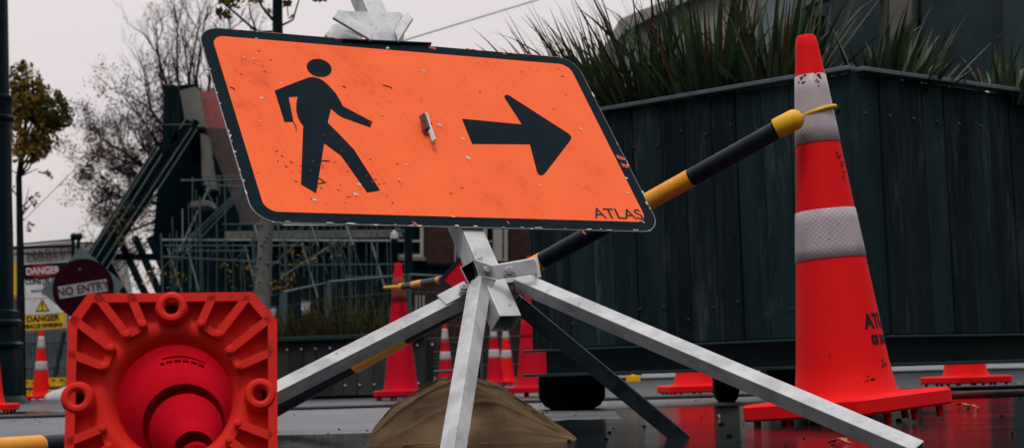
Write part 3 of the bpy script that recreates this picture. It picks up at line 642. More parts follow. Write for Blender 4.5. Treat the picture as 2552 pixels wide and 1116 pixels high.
# ================================================================ stand
def on_plane(px, py, off):      # point on the plane lying 'off' behind the sign
    u, v = SF.uv(px, py, off); return SF(u, v, off)
st = thing('sign_stand', 'galvanised square tube folding stand with splayed legs carrying the orange sign', 'sign stand', PG(1225, 1100))
PT = on_plane(885, -60, -.03); PBm = on_plane(1262, 806, -.03)
mb = MB(); pd = (PBm-PT).normalized(); n_ = SF.z; mb.beam(PT, PBm, .045, n1=n_, hollow=.003)
mb.build('post', M['galv'], st, bevel=.0015)
HB = on_plane(1232, 690, -.03); HD = HB.y
print('hub', HB, 'post', PT, PBm)
NB = Vector((0, -.62, .78))
def leg(pa, pb, mat='galv', w_=.0285, n1=NB):
    mb = MB(); mb.beam(pa, pb, w_, n1=n1, hollow=.0025); return mb.build('leg', M[mat], st, bevel=.0016)
leg(P(1296, 703, HD-.02), PG(2290, 1128, .006)+Vector((0, 0, 0)), n1=(.05, -.70, .72))
leg(P(1170, 735, HD-.01), P(318, 1166, HD-.30), n1=(.0, -.62, .78))
leg(P(1196, 708, HD-.03), P(1118, 1188, HD-.46), w_=.031, n1=(-.57, -.52, .63))
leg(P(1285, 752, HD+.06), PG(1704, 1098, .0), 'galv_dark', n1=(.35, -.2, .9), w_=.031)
# hub: folded bracket, sockets, bolts
hb = MB()
def plate(mb, pts, th, Yd=None, nrm=None):
    pts = [P(x, y, HD+dy) for x, y, dy in pts]
    n = (pts[1]-pts[0]).cross(pts[2]-pts[0]).normalized()
    if n.dot(CAM-pts[0]) < 0: n = -n
    mb.prism(pts, -n*th)
HY = -.066
plate(hb, [(1225, 661, HY), (1328, 645, HY-.01), (1335, 682, HY-.01), (1237, 696, HY)], .004)
plate(hb, [(1181, 646, HY+.022), (1225, 661, HY), (1237, 696, HY), (1195, 686, HY+.022)], .004)
plate(hb, [(1168, 710, HY+.02), (1195, 686, HY+.022), (1236, 696, HY+.004), (1222, 716, HY+.01), (1186, 736, HY+.02)], .003)
plate(hb, [(1328, 645, HY-.01), (1337, 652, -.01), (1338, 684, -.01), (1335, 682, HY-.01)], .003)
hb.build('hub_bracket', M['galv'], st, bevel=.0012)
oq = [(1146, 666), (1181, 646), (1196, 686), (1169, 711)]; cqx, cqy = 1173, 677
mb = MB(); o3 = [P(x, y, HD+HY+.022) for x, y in oq]; i3 = [P(cqx+(x-cqx)*.87, cqy+(y-cqy)*.87, HD+HY+.022) for x, y in oq]; bk3 = Vector((.022, .045, .01))
for i in range(4):
    j = (i+1) % 4; mb.add([o3[i], o3[j], i3[j], i3[i]], [[0, 1, 2, 3]]); mb.add([o3[i], o3[j], o3[j]+bk3, o3[i]+bk3], [[0, 3, 2, 1]]); mb.add([i3[i], i3[j], i3[j]+bk3, i3[i]+bk3], [[0, 1, 2, 3]], 1)
mb.add([p+bk3*.9 for p in o3], [[0, 1, 2, 3]], 1)
mb.build('open_socket', [M['galv'], M['rubber_and_shade']], st)  # inner faces coloured black to stand for the shade inside the socket
sl_ = MB(); sl_.beam(P(1172, 728, HD-.012), P(1104, 764, HD-.03), .035, n1=(.0, -.62, .78), hollow=.003); sl_.build('leg_socket', M['galv'], st, bevel=.0014)
s2 = MB(); s2.beam(P(1240, 690, HD+.0), P(1345, 672, HD+.0), .040, n1=(0, -1, .2), hollow=.003); s2.build('leg_socket', M['galv'], st, bevel=.0014)
def bolt(px, py, dy, r, axis):
    c = P(px, py, HD+dy); ax = Vector(axis).normalized(); F_ = Frame(c, ax.orthogonal(), ax.cross(ax.orthogonal()))
    if F_.z.dot(ax) < 0: F_.z = -F_.z
    mb = MB(); mb.lathe([(.0001, .001), (r*1.35, .001), (r*1.35, -.0008)], 24, M=lambda v: F_(v.x, v.y, v.z))
    mb.lathe([(r, 0), (r, r*.75), (r*.85, r*.85), (.0001, r*.85)], 6, M=lambda v: F_(v.x, v.y, v.z))
    mb.tube([F_(0, 0, r*.8), F_(0, 0, r*1.15)], r*.45, 14)
    mb.build('bolt', M['bolt'], st)
bolt(1269, 675, -.072, .0085, (.05, -1, .15)); bolt(1156, 719, -.042, .0085, (.1, -.62, .78)); bolt(1211, 674, -.060, .0075, (-.6, -.75, .1)); bolt(1272, 714, -.01, .006, (.1, -1, -.2))
# top clamp bracket above the sign: bent plates
TO = SF.uv(950, 100)
def splate(mb, pts, th=.004, offs=None):
    P3 = []
    for i, (x, y, o) in enumerate(pts):
        q = (780+x/6.975, y/6.975); P3.append(on_plane(*q, o))
    n = (P3[1]-P3[0]).cross(P3[2]-P3[0]).normalized()
    if n.dot(CAM-P3[0]) < 0: n = -n
    mb.prism(P3, -n*th)
tb = MB()
splate(tb, [(455,172,-.004),(530,188,-.004),(1000,205,-.004),(1490,212,-.004),(1545,232,-.004),(1575,262,-.004),(1415,530,-.004),(1462,720,-.004),(1022,712,-.004),(1025,525,-.004)])
splate(tb, [(450,170,.014),(350,300,.018),(1020,695,.012),(1026,525,.004),(520,195,.004)], .006)
splate(tb, [(1640,195,.004),(1735,315,.014),(1478,715,.014),(1415,530,.002)], .006)
splate(tb, [(365,402,-.05),(565,420,-.05),(860,640,-.03),(870,700,-.03),(330,690,-.03),(212,592,-.04)], .006)
splate(tb, [(1575,592,-.03),(1592,610,-.03),(1570,715,-.03),(1500,715,-.02)], .004)
tb.build('top_bracket', M['galv'], st, bevel=.0012)
tb = MB()
a, b = SF.uv(852, 103), SF.uv(1073, 113)
tb.beam(SF(a[0], a[1], -.004), SF(b[0], b[1], -.004), .022, .0035, n1=SF.y)
tb.build('clamp_rail', M['teal_steel'], st, bevel=.0008)

# ================================================================ sandbag
bagL, bagR, bagY = onx(880, 3.3), onx(1480, 3.3), 3.3
prof = [(905,1120),(918,1095),(935,1062),(958,1035),(985,1008),(1012,990),(1040,975),(1070,955),(1100,940),(1150,936),(1200,941),(1245,953),(1262,963),(1285,982),(1312,1002),(1345,1024),(1385,1050),(1420,1075),(1445,1098),(1462,1120)]
def topz(x):
    for (a, b), (c, d_) in zip(prof, prof[1:]):
        if a <= x <= c: return b+(d_-b)*(x-a)/(c-a)
    return 1120
bm_ = MB(); NU, NV = 200, 130; DB = .17; bagcx = P(1185, 1100, 3.3).x
for i in range(NU+1):
    x = 905+(1462-905)*i/NU; yt = topz(x); zt = max(.0, P(x, yt, bagY).z)
    ed = min(1, min(i, NU-i)/24); dpt = DB*math.sqrt(max(.02, min(1, 1-((i/NU-.5)*2)**4)))
    for j in range(NV+1):
        a = math.pi*j/NV; cz = math.sin(a)**.72; cy = -math.cos(a)
        X = P(x, 1100, bagY).x; y = bagY+cy*dpt*(1.05-.25*cz)
        sa = math.sin(a); up1 = 1 if cz > .985 else 0
        rdg = lambda q, p_=3: (1-min(1, abs(noise.noise(q))*2.2))**p_
        L_ = X-bagcx; dgl = (L_*.55+(a/math.pi)*.32)
        f1 = rdg(Vector((dgl*10, L_*2.0+5, 1)))*.009; f2 = rdg(Vector(((L_*-.35+(a/math.pi)*.5)*11, L_*3, 9)), 4)*.008; f3 = rdg(Vector((L_*5, a*3.5, 4)), 3)*.003
        nn = (noise.fractal(Vector((X*7, y*7, a*1.3)), 1, 2, 4)*.016+f1*(noise.noise(Vector((X*4, a, 2)))+.7)+f2+f3-.008)*ed*sa
        bm_.v.append(Vector((X, y-nn*1.2, max(.0, zt*cz+(nn*.75 if not up1 else min(0, nn*.3))))))
for i in range(NU):
    for j in range(NV):
        a = i*(NV+1)+j; bm_.f.append([a, a+1, a+NV+2, a+NV+1]); bm_.m.append(0)
sb = bm_.build('sandbag', M['sack'], loc=(P(1185, 1100, 3.3).x, 3.3, 0), smooth=True)
tag(sb, 'brown jute sandbag slumped on the wet ground under the sign stand', 'sandbag')
seam = MB(); pts = []
for i in range(60):
    x = 1000+(1440-1000)*i/59; p = P(x, 1107+2*math.sin(i*.6), 3.125+.06*((i/59-.4)**2)); p.z += .002*rnd.random(); pts.append(p)
seam.tube(pts, [.0016*rnd.uniform(.6, 1.3) for _ in pts], 5)
for i in range(60): p = rnd.choice(pts); seam.tube([p, p+Vector((rnd.uniform(-.02, .02), -.004, rnd.uniform(-.004, .004)))], [.0006, .0003], 3)
seam.build('frayed_seam', M['leaf_litter'], sb)

# ================================================================ tall timber planter on a steel beam
A_, B_ = Vector((.052, 6.05, 0)), P(2120, 165, 5.1); B_.z = 0
C_ = B_+Vector((2.35, 2.15, 0)); D_ = A_+(C_-B_)
cR = P(2552, 222, 5.66); dirR = (Vector((cR.x, cR.y, 0))-B_).normalized(); C_ = B_+dirR*2.9; D_ = A_+(C_-B_)
A_ = Vector((P(1303, 700, 6.05).x, 6.05, 0))
ZT, ZB0, ZF = P(2120, 165, 5.1).z, P(2163, 836, 5.1).z, P(2165, 915, 5.1).z
print('planter z', ZT, ZB0, ZF, A_, B_, C_)
pl = thing('timber_planter', 'tall planter box of dark vertical boards on a steel beam, right of the sign', 'planter', (B_.x, B_.y, 0))
def boards(mb, p, q, z0, z1, wd, inset, rr, zj=.004):
    t = (q-p); L = t.length; t.normalize(); n = Vector((t.y, -t.x, 0)); n = n if n.y < 0 else -n
    s = 0
    while s < L-.01:
        w_ = min(wd*rr.uniform(.82, 1.15), L-s); o = n*rr.uniform(-.004, .004)
        a, b = p+t*(s+.0022)+o, p+t*(s+w_-.0022)+o
        zt = z1-rr.uniform(0, zj); mb.prism([a+Vector((0, 0, z0)), b+Vector((0, 0, z0)), b+Vector((0, 0, zt)), a+Vector((0, 0, zt))], -n*.022)
        s += w_
rb = random.Random(3)
mb = MB(); boards(mb, A_+(B_-A_).normalized()*.125, B_, ZB0+.004, ZT-.022, .115, 0, rb); boards(mb, B_+dirR*.004, C_, ZB0+.004, ZT-.022, .115, 0, rb)
inA = A_+(B_-A_).normalized()*.125; back = (D_-A_).normalized()
boards(mb, inA+back*.035, A_+back*.035, ZB0+.004, ZT-.022, .115, 0, rb); boards(mb, A_+back*.05, D_, ZB0+.004, ZT-.022, .14, 0, rb); boards(mb, D_, C_, ZB0+.004, ZT-.022, .14, 0, rb)
mb.build('timber_boards', M['wood'], pl, bevel=.0015)
mb = MB()       # liner behind the boards and soil level
ctr = (A_+B_+C_+D_)/4; ins_ = lambda p, k=.05: p+(ctr-p).normalized()*k
poly = [ins_(A_, .16), ins_(B_, .05), ins_(C_, .05), ins_(D_, .05)]
mb.prism([p+Vector((0, 0, ZB0)) for p in poly], (0, 0, ZT-.05-ZB0)); mb.build('soil_and_liner', M['rubber_and_shade'], pl)
mb = MB()
for p, q in ((A_, B_), (B_, C_), (C_, D_), (D_, A_)):
    t_ = (q-p).normalized(); mb.beam(p-t_*.006+Vector((0, 0, ZT-.008)), q+t_*.006+Vector((0, 0, ZT-.008)), .05, .014, n1=(0, 0, 1)) if p is not B_ else mb.beam(p+t_*.03+Vector((0, 0, ZT-.0085)), q+Vector((0, 0, ZT-.0085)), .05, .014, n1=(0, 0, 1))
mb.build('cap_rail', M['cap'], pl, bevel=.002)
mb = MB()
def channel(p, q, out_):
    t_ = (q-p).normalized(); n = Vector((t_.y, -t_.x, 0)); n = n if n.y < 0 else -n
    zt, zb = ZB0, ZF
    mb.beam(p+n*.02+Vector((0, 0, zt-.005)), q+n*.02+Vector((0, 0, zt-.005)), .09, .009, n1=(0, 0, 1))
    mb.beam(p+n*.02+Vector((0, 0, zb+.006)), q+n*.02+Vector((0, 0, zb+.006)), .10, .011, n1=(0, 0, 1))
    mb.beam(p+t_*.045-n*.018+Vector((0, 0, (zt+zb)/2)), q-n*.018+Vector((0, 0, (zt+zb)/2)), zt-zb-.018, .008, n1=n)
channel(A_+(B_-A_).normalized()*.045, B_, 1); channel(B_+dirR*.05, C_, 1)
mb.build('steel_beam', M['teal_steel'], pl, bevel=.002)
mb = MB()
t1 = (B_-A_).normalized(); n1 = Vector((t1.y, -t1.x, 0)); n1 = n1 if n1.y < 0 else -n1
for (px, py0, d0) in ((1424, 995, .42), (1812, 1000, .30)):
    pass
def foot(px, Y, wd, dp):
    c = onx(px, Y); prf = [(-.5, ZF), (-.5, .05), (-.42, .02), (-.25, .0), (.25, 0), (.42, .02), (.5, .05), (.5, ZF)]
    mb.prism([(c.x+a*wd, c.y, z) for a, z in prf], (0, dp, 0))
for a_ in ((1428, 6.0, .245, .3), (1815, 6.6, .10, .1), (2060, 6.9, .5, .2)):
    mb = MB(); foot(*a_); mb.build('support_foot', M['rubber_and_shade'], pl, bevel=.006)
mb = MB()
for f0, f1, z in ((.2, 1, ZT-.15), (.2, 1, ZB0+.11)):
    for k in range(12):
        p = A_.lerp(B_, .13+.87*(k+.5)/12)+n1*.004+Vector((0, 0, z+.03*rb.uniform(-1, 1)))
        mb.tube([p, p+n1*.002], [.0065, .005], 10)
n2 = Vector((dirR.y, -dirR.x, 0)); n2 = n2 if n2.y < 0 else -n2
for k in range(6): p = B_+dirR*(.06+.12*k)+n2*.004+Vector((0, 0, ZT-.15)); mb.tube([p, p+n2*.002], [.0065, .005], 10)
mb.build('screws', M['teal_steel'], pl)

# flax clumps
def blade(mb, p, az, tilt, L, w_, droop, m=0, seg=6, twist=None):
    d = Vector((math.cos(az)*math.sin(tilt), math.sin(az)*math.sin(tilt), math.cos(tilt))); side = Vector((-math.sin(az), math.cos(az), 0))
    if twist is not None: side = (Matrix.Rotation(twist, 3, 'Z') @ side)
    b = len(mb.v); p = Vector(p)
    for i in range(seg+1):
        f = i/seg; ww = w_*(1-f**2.2)*(.7+.6*f*(1-f)*2)+.0004
        mb.v += [p-side*ww/2, p+side*ww/2]
        d = (d+Vector((math.cos(az), math.sin(az), -1.1))*droop*(f+.2)/seg).normalized(); p = p+d*L/seg
    for i in range(seg):
        a = b+2*i; mb.f.append([a, a+1, a+3, a+2]); mb.m.append(m)
def flax(loc, h, n, label, seed, spread=.16, w_=.011, lean=(0, 0), tmax=1.0):
    rr = random.Random(seed); t = thing('flax_plant', label, 'plant', loc, 0, 'flax plants growing in the tall planter')
    g, dmb = MB(), MB()
    for i in range(int(n*.88)):
        az = rr.uniform(0, 2*math.pi); tl = abs(rr.gauss(0, .42)); tl = min(tl, tmax); L = h*(.3+.7*rr.random()**1.7)*(1-.15*tl)
        n, r = n, spread*math.sqrt(rr.random()); p = Vector((math.cos(az)*r+loc[0], math.sin(az)*r+loc[1], loc[2]-.03))
        dv = Vector((math.cos(az)*math.sin(tl)+lean[0], math.sin(az)*math.sin(tl)+lean[1])); az2 = math.atan2(dv.y, dv.x); tl2 = min(1.25, dv.length)
        blade(dmb if rr.random() < .11 else g, p, az2, tl2, L, w_*rr.uniform(.5, 1.5), rr.uniform(.0, .45) if rr.random() < .85 else .9, twist=rr.uniform(-.9, .9))
    g.build('blades', M['flax'], t); dmb.build('dry_blades', M['flax_dry'], t)
pb = lambda a, b: A_.lerp(B_, a)+(C_-B_).normalized()*b
zs = ZT-.03
fl = [(.12, .18, .60, 330, (-.40, -.05), 'flax plant at the left end of the tall planter leaning over the sign corner', .14), (.27, .20, .66, 300, (-.24, 0), 'flax plant standing next to the leftmost one in the tall planter, longest blades', .16),
      (.48, .22, .66, 270, (-.02, 0), 'flax plant in the middle of the left planter face before the pale building', .16), (.68, .24, .62, 250, (.10, 0), 'flax plant just left of the near cone top', .15),
      (.90, .42, .44, 200, (.24, 0), 'flax plant right behind the top of the near cone with blades leaning right', .14), (.97, .95, .31, 170, (.2, 0), 'short flax plant right of the planter corner', .13),
      (.97, 1.35, .30, 150, (.3, .0), 'short flax plant further along the right planter face', .13), (.97, 1.75, .28, 130, (.3, .0), 'flax plant nearest the right picture edge', .13)]
for i, (a, b, h, n, ln, lb, spd) in enumerate(fl):
    q = pb(a, b); flax((q.x, q.y, zs), h, n, lb, 40+i, spread=spd, w_=.020, lean=ln)

# ================================================================ low planter with grasses, mid left
Yp = 12.6; lp0, lp1 = onx(560, Yp+.2), onx(1062, Yp-.2); zt = P(800, 836, Yp).z
lpn = thing('low_planter', 'low planter of grey weathered boards with grasses, behind the middle cone', 'planter', (lp0+lp1)/2)
mb = MB(); boards(mb, lp0, lp1, .02, zt-.035, .118, 0, rb); mb.build('timber_boards', M['wood2'], lpn, bevel=.002)
mb = MB(); bk = Vector((0, 1.0, 0)); up_ = Vector((0, 0, 1))
mb.prism([lp0+bk*.03, lp1+bk*.03, lp1+bk*1.2, lp0+bk*1.2], (0, 0, zt-.06)); mb.build('liner', M['rubber_and_shade'], lpn)
mb = MB(); mb.beam(lp0+up_*(zt-.018), lp1+up_*(zt-.018), .09, .032, n1=(0, 0, 1)); mb.build('cap_rail', M['teal_steel'], lpn, bevel=.003)
mb = MB()
for k in range(15):
    for z in (zt-.10, .10):
        p = lp0.lerp(lp1, (k+.5)/14)+Vector((0, -.008, z)); mb.tube([p, p+Vector((0, -.006, 0))], [.010, .006], 8)
mb.build('screws', M['galv'], lpn)
for k, (px, h, lb) in enumerate(((700, .42, 'tuft of olive grass at the left of the low planter'), (770, .5, 'tuft of grass below the small blue sign'), (850, .62, 'tall arching tuft of yellow grass in the low planter'), (930, .55, 'tuft of olive grass left of the middle cone'), (1000, .4, 'tuft of grass behind the middle cone'))):
    c = onx(px, Yp+.45); rr = random.Random(k+90); g = MB()
    for i in range(150):
        az = rr.uniform(0, 6.28); r = .22*math.sqrt(rr.random())
        blade(g, (c.x+r*math.cos(az), c.y+r*math.sin(az), zt-.05), az, abs(rr.gauss(0, .45)), h*rr.uniform(.3, 1), .008, rr.uniform(.1, 1.0), seg=5, twist=rr.uniform(-1, 1))
    tag(g.build('grass_tuft', M['grass'], loc=(c.x, c.y, zt-.05)), lb, 'grass', 'grass tufts in the low planter')

# ================================================================ buildings
def bbox_px(mb, x0, y0, x1, y1, Y, th, m=0):
    a, b, c, d = P(x0, y1, Y), P(x1, y1, Y), P(x1, y0, Y), P(x0, y0, Y); mb.prism([a, b, c, d], (0, th, 0), m)
def poly_px(mb, pts, Y, th, m=0): mb.prism([P(x, y, Y) for x, y in pts], (0, th, 0), m)
# ruined gable with braces
Yc = 34
ch = thing('damaged_church', 'dark damaged church gable propped by sloping steel braces, red patch on its roof', 'building', onx(520, Yc))
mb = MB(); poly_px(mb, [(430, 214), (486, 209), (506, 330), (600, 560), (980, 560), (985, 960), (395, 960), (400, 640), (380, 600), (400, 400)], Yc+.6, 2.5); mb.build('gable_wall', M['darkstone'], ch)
mb = MB(); poly_px(mb, [(448, 226), (486, 216), (508, 315), (470, 318), (461, 300)], Yc+.2, .5); poly_px(mb, [(500, 333), (513, 336), (531, 445), (536, 470), (517, 472), (503, 440)], Yc+.2, .5); mb.build('coping', M['cream_dull'], ch)
mb = MB(); poly_px(mb, [(488, 227), (560, 225), (590, 322), (512, 318)], Yc+1.0, .3); mb.build('roof_patch', M['roofpink'], ch)
mb = MB(); poly_px(mb, [(512, 319), (600, 321), (680, 560), (560, 560), (531, 440)], Yc+1.0, 2); mb.build('roof', M['brickroof'], ch)
mb = MB(); poly_px(mb, [(560, 576), (1010, 572), (1010, 590), (560, 596)], Yc+.3, .3); mb.build('stone_band', M['conc2'], ch)
for a, b, w_ in (((488, 300), (236, 690), .17), ((470, 300), (212, 706), .10), ((402, 374), (170, 745), .16), ((392, 372), (160, 740), .06)):
    mb = MB(); mb.beam(P(*a, Yc-.1), P(*b, Yc-.6), w_, .14, n1=(-.6, -.5, .6)); mb.build('brace', M['post'], ch)
for a, b in (((491, 322), (246, 700)), ((478, 318), (226, 700)), ((404, 384), (176, 742)), ((396, 366), (168, 722))):
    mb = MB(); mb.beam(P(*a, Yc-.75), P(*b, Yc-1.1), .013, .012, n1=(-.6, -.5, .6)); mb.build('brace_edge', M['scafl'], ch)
mb = MB()
for k in range(9):
    f = k/8; a = Vector((488-252*f, 318+372*f)); b = Vector((400-232*f, 385+362*f)); b2 = Vector((400-232*max(0, f-.1), 385+362*max(0, f-.1))); 
    mb.beam(P(a.x, a.y, Yc-.3), P(b.x, b.y, Yc-.3), .03, n1=(0, -1, 0)); mb.beam(P(a.x, a.y, Yc-.3), P(b2.x, b2.y, Yc-.3), .035, n1=(0, -1, 0))
mb.build('brace_lacing', M['post'], ch)
mb = MB()
for a, b in (((418, 214), (414, 360)), ((438, 214), (436, 380)), ((446, 330), (300, 560)), ((262, 640), (320, 750)), ((300, 600), (368, 745)), ((336, 590), (404, 745)), ((372, 590), (440, 745)), ((250, 640), (430, 640))):
    mb.beam(P(*a, Yc-.2), P(*b, Yc-.2), .14, .1, n1=(0, -1, 0))
mb.build('prop', M['post'], ch)
# scaffolding before it
Ys = 30
sf = thing('scaffolding', 'web of thin grey scaffold tubes and ledgers in front of the dark church wall', 'scaffolding', onx(700, Ys))
rs = random.Random(5)
segs_ = [((400,598),(1010,600)),((410,612),(760,612)),((430,625),(620,625)),((405,640),(700,655)),((700,660),(1010,658)),((860,690),(1000,688)),((450,450),(620,448)),
 ((610,478),(445,650)),((600,482),(430,645)),((590,480),(420,640)),((608,470),(470,600)),((455,520),(455,600)),((498,490),(500,720)),((475,560),(476,720)),((540,560),(541,640)),((596,470),(600,560)),((440,575),(441,720)),
 ((604,480),(648,615)),((635,560),(648,612)),((690,560),(708,620)),((775,560),(793,612)),((862,562),(880,610)),((418,618),(452,725)),((466,616),(496,725)),((610,612),(640,725)),((752,605),(792,742)),((840,605),(880,742)),((925,603),(960,720)),
 ((835,605),(700,690)),((790,560),(790,760)),((870,560),(872,800)),((835,570),(838,700)),((706,570),(712,700)),((630,590),(634,730)),((925,740),(945,830)),((480,440),(480,560)),((520,470),(440,640)),((560,450),(562,560)),((940,570),(942,700)),((600,430),(602,500)),
 ((510,470),(540,520)),((505,440),(600,440)),((505,460),(600,466)),((520,440),(522,480)),((545,436),(548,486)),((575,430),(577,480)),((700,610),(760,560)),((660,680),(745,600))]
for k in range(34):
    x = 400+k*17.5+rs.uniform(-6, 6); y0_ = 560 if x > 620 else rs.uniform(470, 620); segs_.append(((x, y0_), (x+rs.uniform(-1, 6), rs.uniform(690, 830) if x > 620 else 730)))
for k in range(16):
    x = rs.uniform(420, 900); y = rs.uniform(560, 640); L_ = rs.uniform(50, 110); dr = rs.choice((-1, .35)); segs_.append(((x, y), (x+L_*dr, y+L_)))
for k in range(9): y = 560+k*22+rs.uniform(-4, 4); segs_.append(((rs.uniform(400, 640), y), (rs.uniform(760, 1000), y-rs.uniform(0, 5))))
for i, (a, b) in enumerate(segs_[:100]):
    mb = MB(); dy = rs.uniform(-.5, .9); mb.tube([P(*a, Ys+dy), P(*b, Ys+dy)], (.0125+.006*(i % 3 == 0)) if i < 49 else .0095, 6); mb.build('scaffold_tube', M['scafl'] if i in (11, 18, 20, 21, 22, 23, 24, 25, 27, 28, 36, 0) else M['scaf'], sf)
mb = MB(); poly_px(mb, [(475, 502), (518, 498), (520, 512), (473, 515)], Ys, .8); mb.build('platform_board', M['cream_dull'], sf)
# brick building with sash windows
Yb = 36
bk_ = thing('brick_building', 'dark red brick building with pale framed sash windows seen under the sign', 'building', onx(1150, Yb))
mb = MB(); bbox_px(mb, 975, 380, 1600, 935, Yb, 5); mb.build('wall', M['brick'], bk_)
mb = MB(); bbox_px(mb, 975, 655, 1400, 664, Yb-.12, .1); bbox_px(mb, 975, 668, 1400, 684, Yb-.08, .06); mb.build('string_course', M['darkstone'], bk_)
def window(x0, x1, y0, y1, fr=10, sill=True):
    f = MB()
    for a in ((x0, y0, x0+fr, y1), (x1-fr, y0, x1, y1), (x0, y1-7, x1, y1), ((x0+x1)/2-2, y0, (x0+x1)/2+2, y1), (x0, (y0+y1)/2+8, x1, (y0+y1)/2+12)): bbox_px(f, a[0], a[1], a[2], a[3], Yb-.1, .08)
    w_ = f.build('window', M['cream'], bk_)
    g = MB(); bbox_px(g, x0+2, y0, x1-2, y1-2, Yb-.015, .01); g.build('pane', M['glass'], w_)
    if sill: s = MB(); bbox_px(s, x0-6, y1, x1+6, y1+9, Yb-.2, .18); s.build('sill', M['cream_dull'], w_)
window(978, 1055, 540, 640, 8); window(1133, 1158, 540, 656, 22, False); window(1195, 1266, 530, 652, 0.1, False)
f = MB(); bbox_px(f, 1196, 530, 1214, 650, Yb-.2, .1); bbox_px(f, 1232, 530, 1252, 650, Yb-.2, .1); bbox_px(f, 1256, 530, 1265, 650, Yb-.15, .08); f.build('pilaster', M['cream'], bk_)
window(1035, 1058, 735, 790, 5)
# street shops seen far under the stand
Yf = 44
shp = thing('shopfront', 'low pale shopfront with orange fascia and dark windows far behind the small cones', 'building', onx(1180, Yf))
mb = MB(); bbox_px(mb, 1000, 812, 1330, 960, Yf, 4); mb.build('wall', M['white'], shp)
mb = MB(); poly_px(mb, [(1060, 835), (1150, 778), (1330, 775), (1330, 818), (1080, 822)], Yf-.5, .4); mb.build('fascia', M['orangepanel'], shp)
rs = random.Random(11)
for k in range(13):
    x = 1046+k*19; mb = MB(); bbox_px(mb, x, 842, x+15, 936, Yf-.1, .08); wd_ = mb.build('window', M['glass'], shp)
    fm = MB(); bbox_px(fm, x+2+rs.uniform(0, 3), 852+rs.uniform(0, 8), x+10, 872, Yf-.16, .04); bbox_px(fm, x+3, 886+rs.uniform(0, 8), x+11+rs.uniform(0, 3), 905, Yf-.16, .04); fm.build('display_item', M['white'], wd_)
rl = MB()
Yr = 24
for x in range(1040, 1300, 26): rl.tube([P(x, 842, Yr), P(x, 954, Yr)], .012, 6)
for y in (845, 878, 915, 952): rl.tube([P(1040, y, Yr), P(1300, y-7, Yr)], .014, 6)
for x in range(1040, 1290, 52): rl.tube([P(x, 915, Yr), P(x+26, 845, Yr)], .009, 5); rl.tube([P(x+26, 845, Yr), P(x+52, 915, Yr)], .009, 5)
tag(rl.build('green_railing', M['green'], loc=onx(1170, Yr)), 'dark green lattice railing behind the three distant cones', 'railing')
mb = MB(); c = onx(1046, 21.5); mb.box((c.x-.10, c.y-.1, 0), (c.x+.10, c.y+.1, .075)); mb.box((c.x-.03, c.y-.03, .075), (c.x+.03, c.y+.03, .13))
tag(mb.build('yellow_block', M['yellow'], loc=c, bevel=.01), 'yellow fence foot block low behind the sandbag left edge', 'block')
mb = MB(); c = onx(1578, 21); mb.box((c.x-.09, c.y-.1, 0), (c.x+.09, c.y+.1, .09)); mb.box((c.x-.03, c.y-.03, .09), (c.x+.03, c.y+.03, .13))
tag(mb.build('yellow_block', M['yellow'], loc=c, bevel=.01), 'yellow fence foot block seen through the gap under the tall planter', 'block')

# red and black rimmed board standing behind the hub
Yq = 5.2; cq = P(1180, 692, Yq); QF = Frame(cq, (1, .1, .03), (0, .1, 1))
rbn = thing('small_sign', 'small dark red diamond board with black rim hidden behind the stand hub', 'sign', (cq.x, cq.y, 0))
sq = lambda h: [(0, h), (h, 0), (0, -h), (-h, 0)]
mb = MB(); QF.geo(mb, curve_geo([sq(.112), sq(.098)], ext=.004), w_=.002); mb.build('rim', M['blackp'], rbn)
mb = MB(); QF.geo(mb, curve_geo([sq(.0985)], ext=.002)); mb.build('face', M['cone_dull'], rbn)
mb = MB(); mb.tube([QF(0, -.08, -.012), Vector((cq.x, cq.y+.03, 0))], .012, 8); mb.build('pole', M['blackp'], rbn)

# camera pole
Yk = 22; kb = onx(1024, Yk)
cp = thing('camera_pole', 'black pole carrying a white dome security camera under the sign', 'camera pole', kb)
mb = MB(); mb.tube([kb, P(1015, 480, Yk)], [.062, .056], 14); mb.build('pole', M['post'], cp, smooth='auto')
mb = MB(); mb.tube([P(1008, 590, Yk-.05), P(1002, 576, Yk-.1), P(992, 571, Yk-.1), P(984, 575, Yk-.1)], .018, 8); mb.build('arm', M['scaf'], cp, smooth=True)
c = P(983, 588, Yk-.1); mb = MB(); mb.lathe([(.001, .085), (.02, .08), (.03, .055), (.05, .045), (.056, .01), (.056, -.035), (.05, -.04)], 20, M=lambda v: v+c); hs_ = mb.build('camera_housing', M['offwhite'], cp, smooth='auto')
mb = MB(); mb.lathe([(.05, -.04), (.045, -.06), (.028, -.08), (.001, -.088)], 20, M=lambda v: v+c); mb.build('dome', M['glass'], hs_, smooth=True)

# temporary fence behind the low planter
Yt = 16
def fence_panel(x0, x1, ya, yb, Ya, Yb2, label):
    a, b = onx(x0, Ya), onx(x1, Yb2); za, zb = P(x0, ya, Ya).z, P(x1, yb, Yb2).z
    t = thing('temporary_fence', label, 'fence', (a+b)/2, 0, 'temporary mesh fence panels')
    f = MB(); f.tube([a+up_*.1, a+up_*za, b+up_*zb, b+up_*.1], .020, 8); f.tube([a+up_*.2, b+up_*.2], .016, 8); f.build('frame', M['scaf'], t, smooth='auto')
    m_ = MB(); n_ = max(4, int((b-a).length/.12))
    for i in range(1, n_): p = a.lerp(b, i/n_); m_.tube([p+up_*.2, p+up_*(za+(zb-za)*i/n_)], .0022, 3, cap=False)
    for j in range(1, 7): m_.tube([a+up_*(za*j/7), b+up_*(zb*j/7)], .0022, 3, cap=False)
    m_.build('mesh', M['scaf'], t)
fence_panel(560, 704, 767, 731, 15.4, 15.6, 'mesh fence panel left of the first pair of posts, partly behind the lying cone')
fence_panel(712, 818, 727, 705, 15.5, 16.0, 'mesh fence panel between two post pairs carrying a small blue and yellow sign')
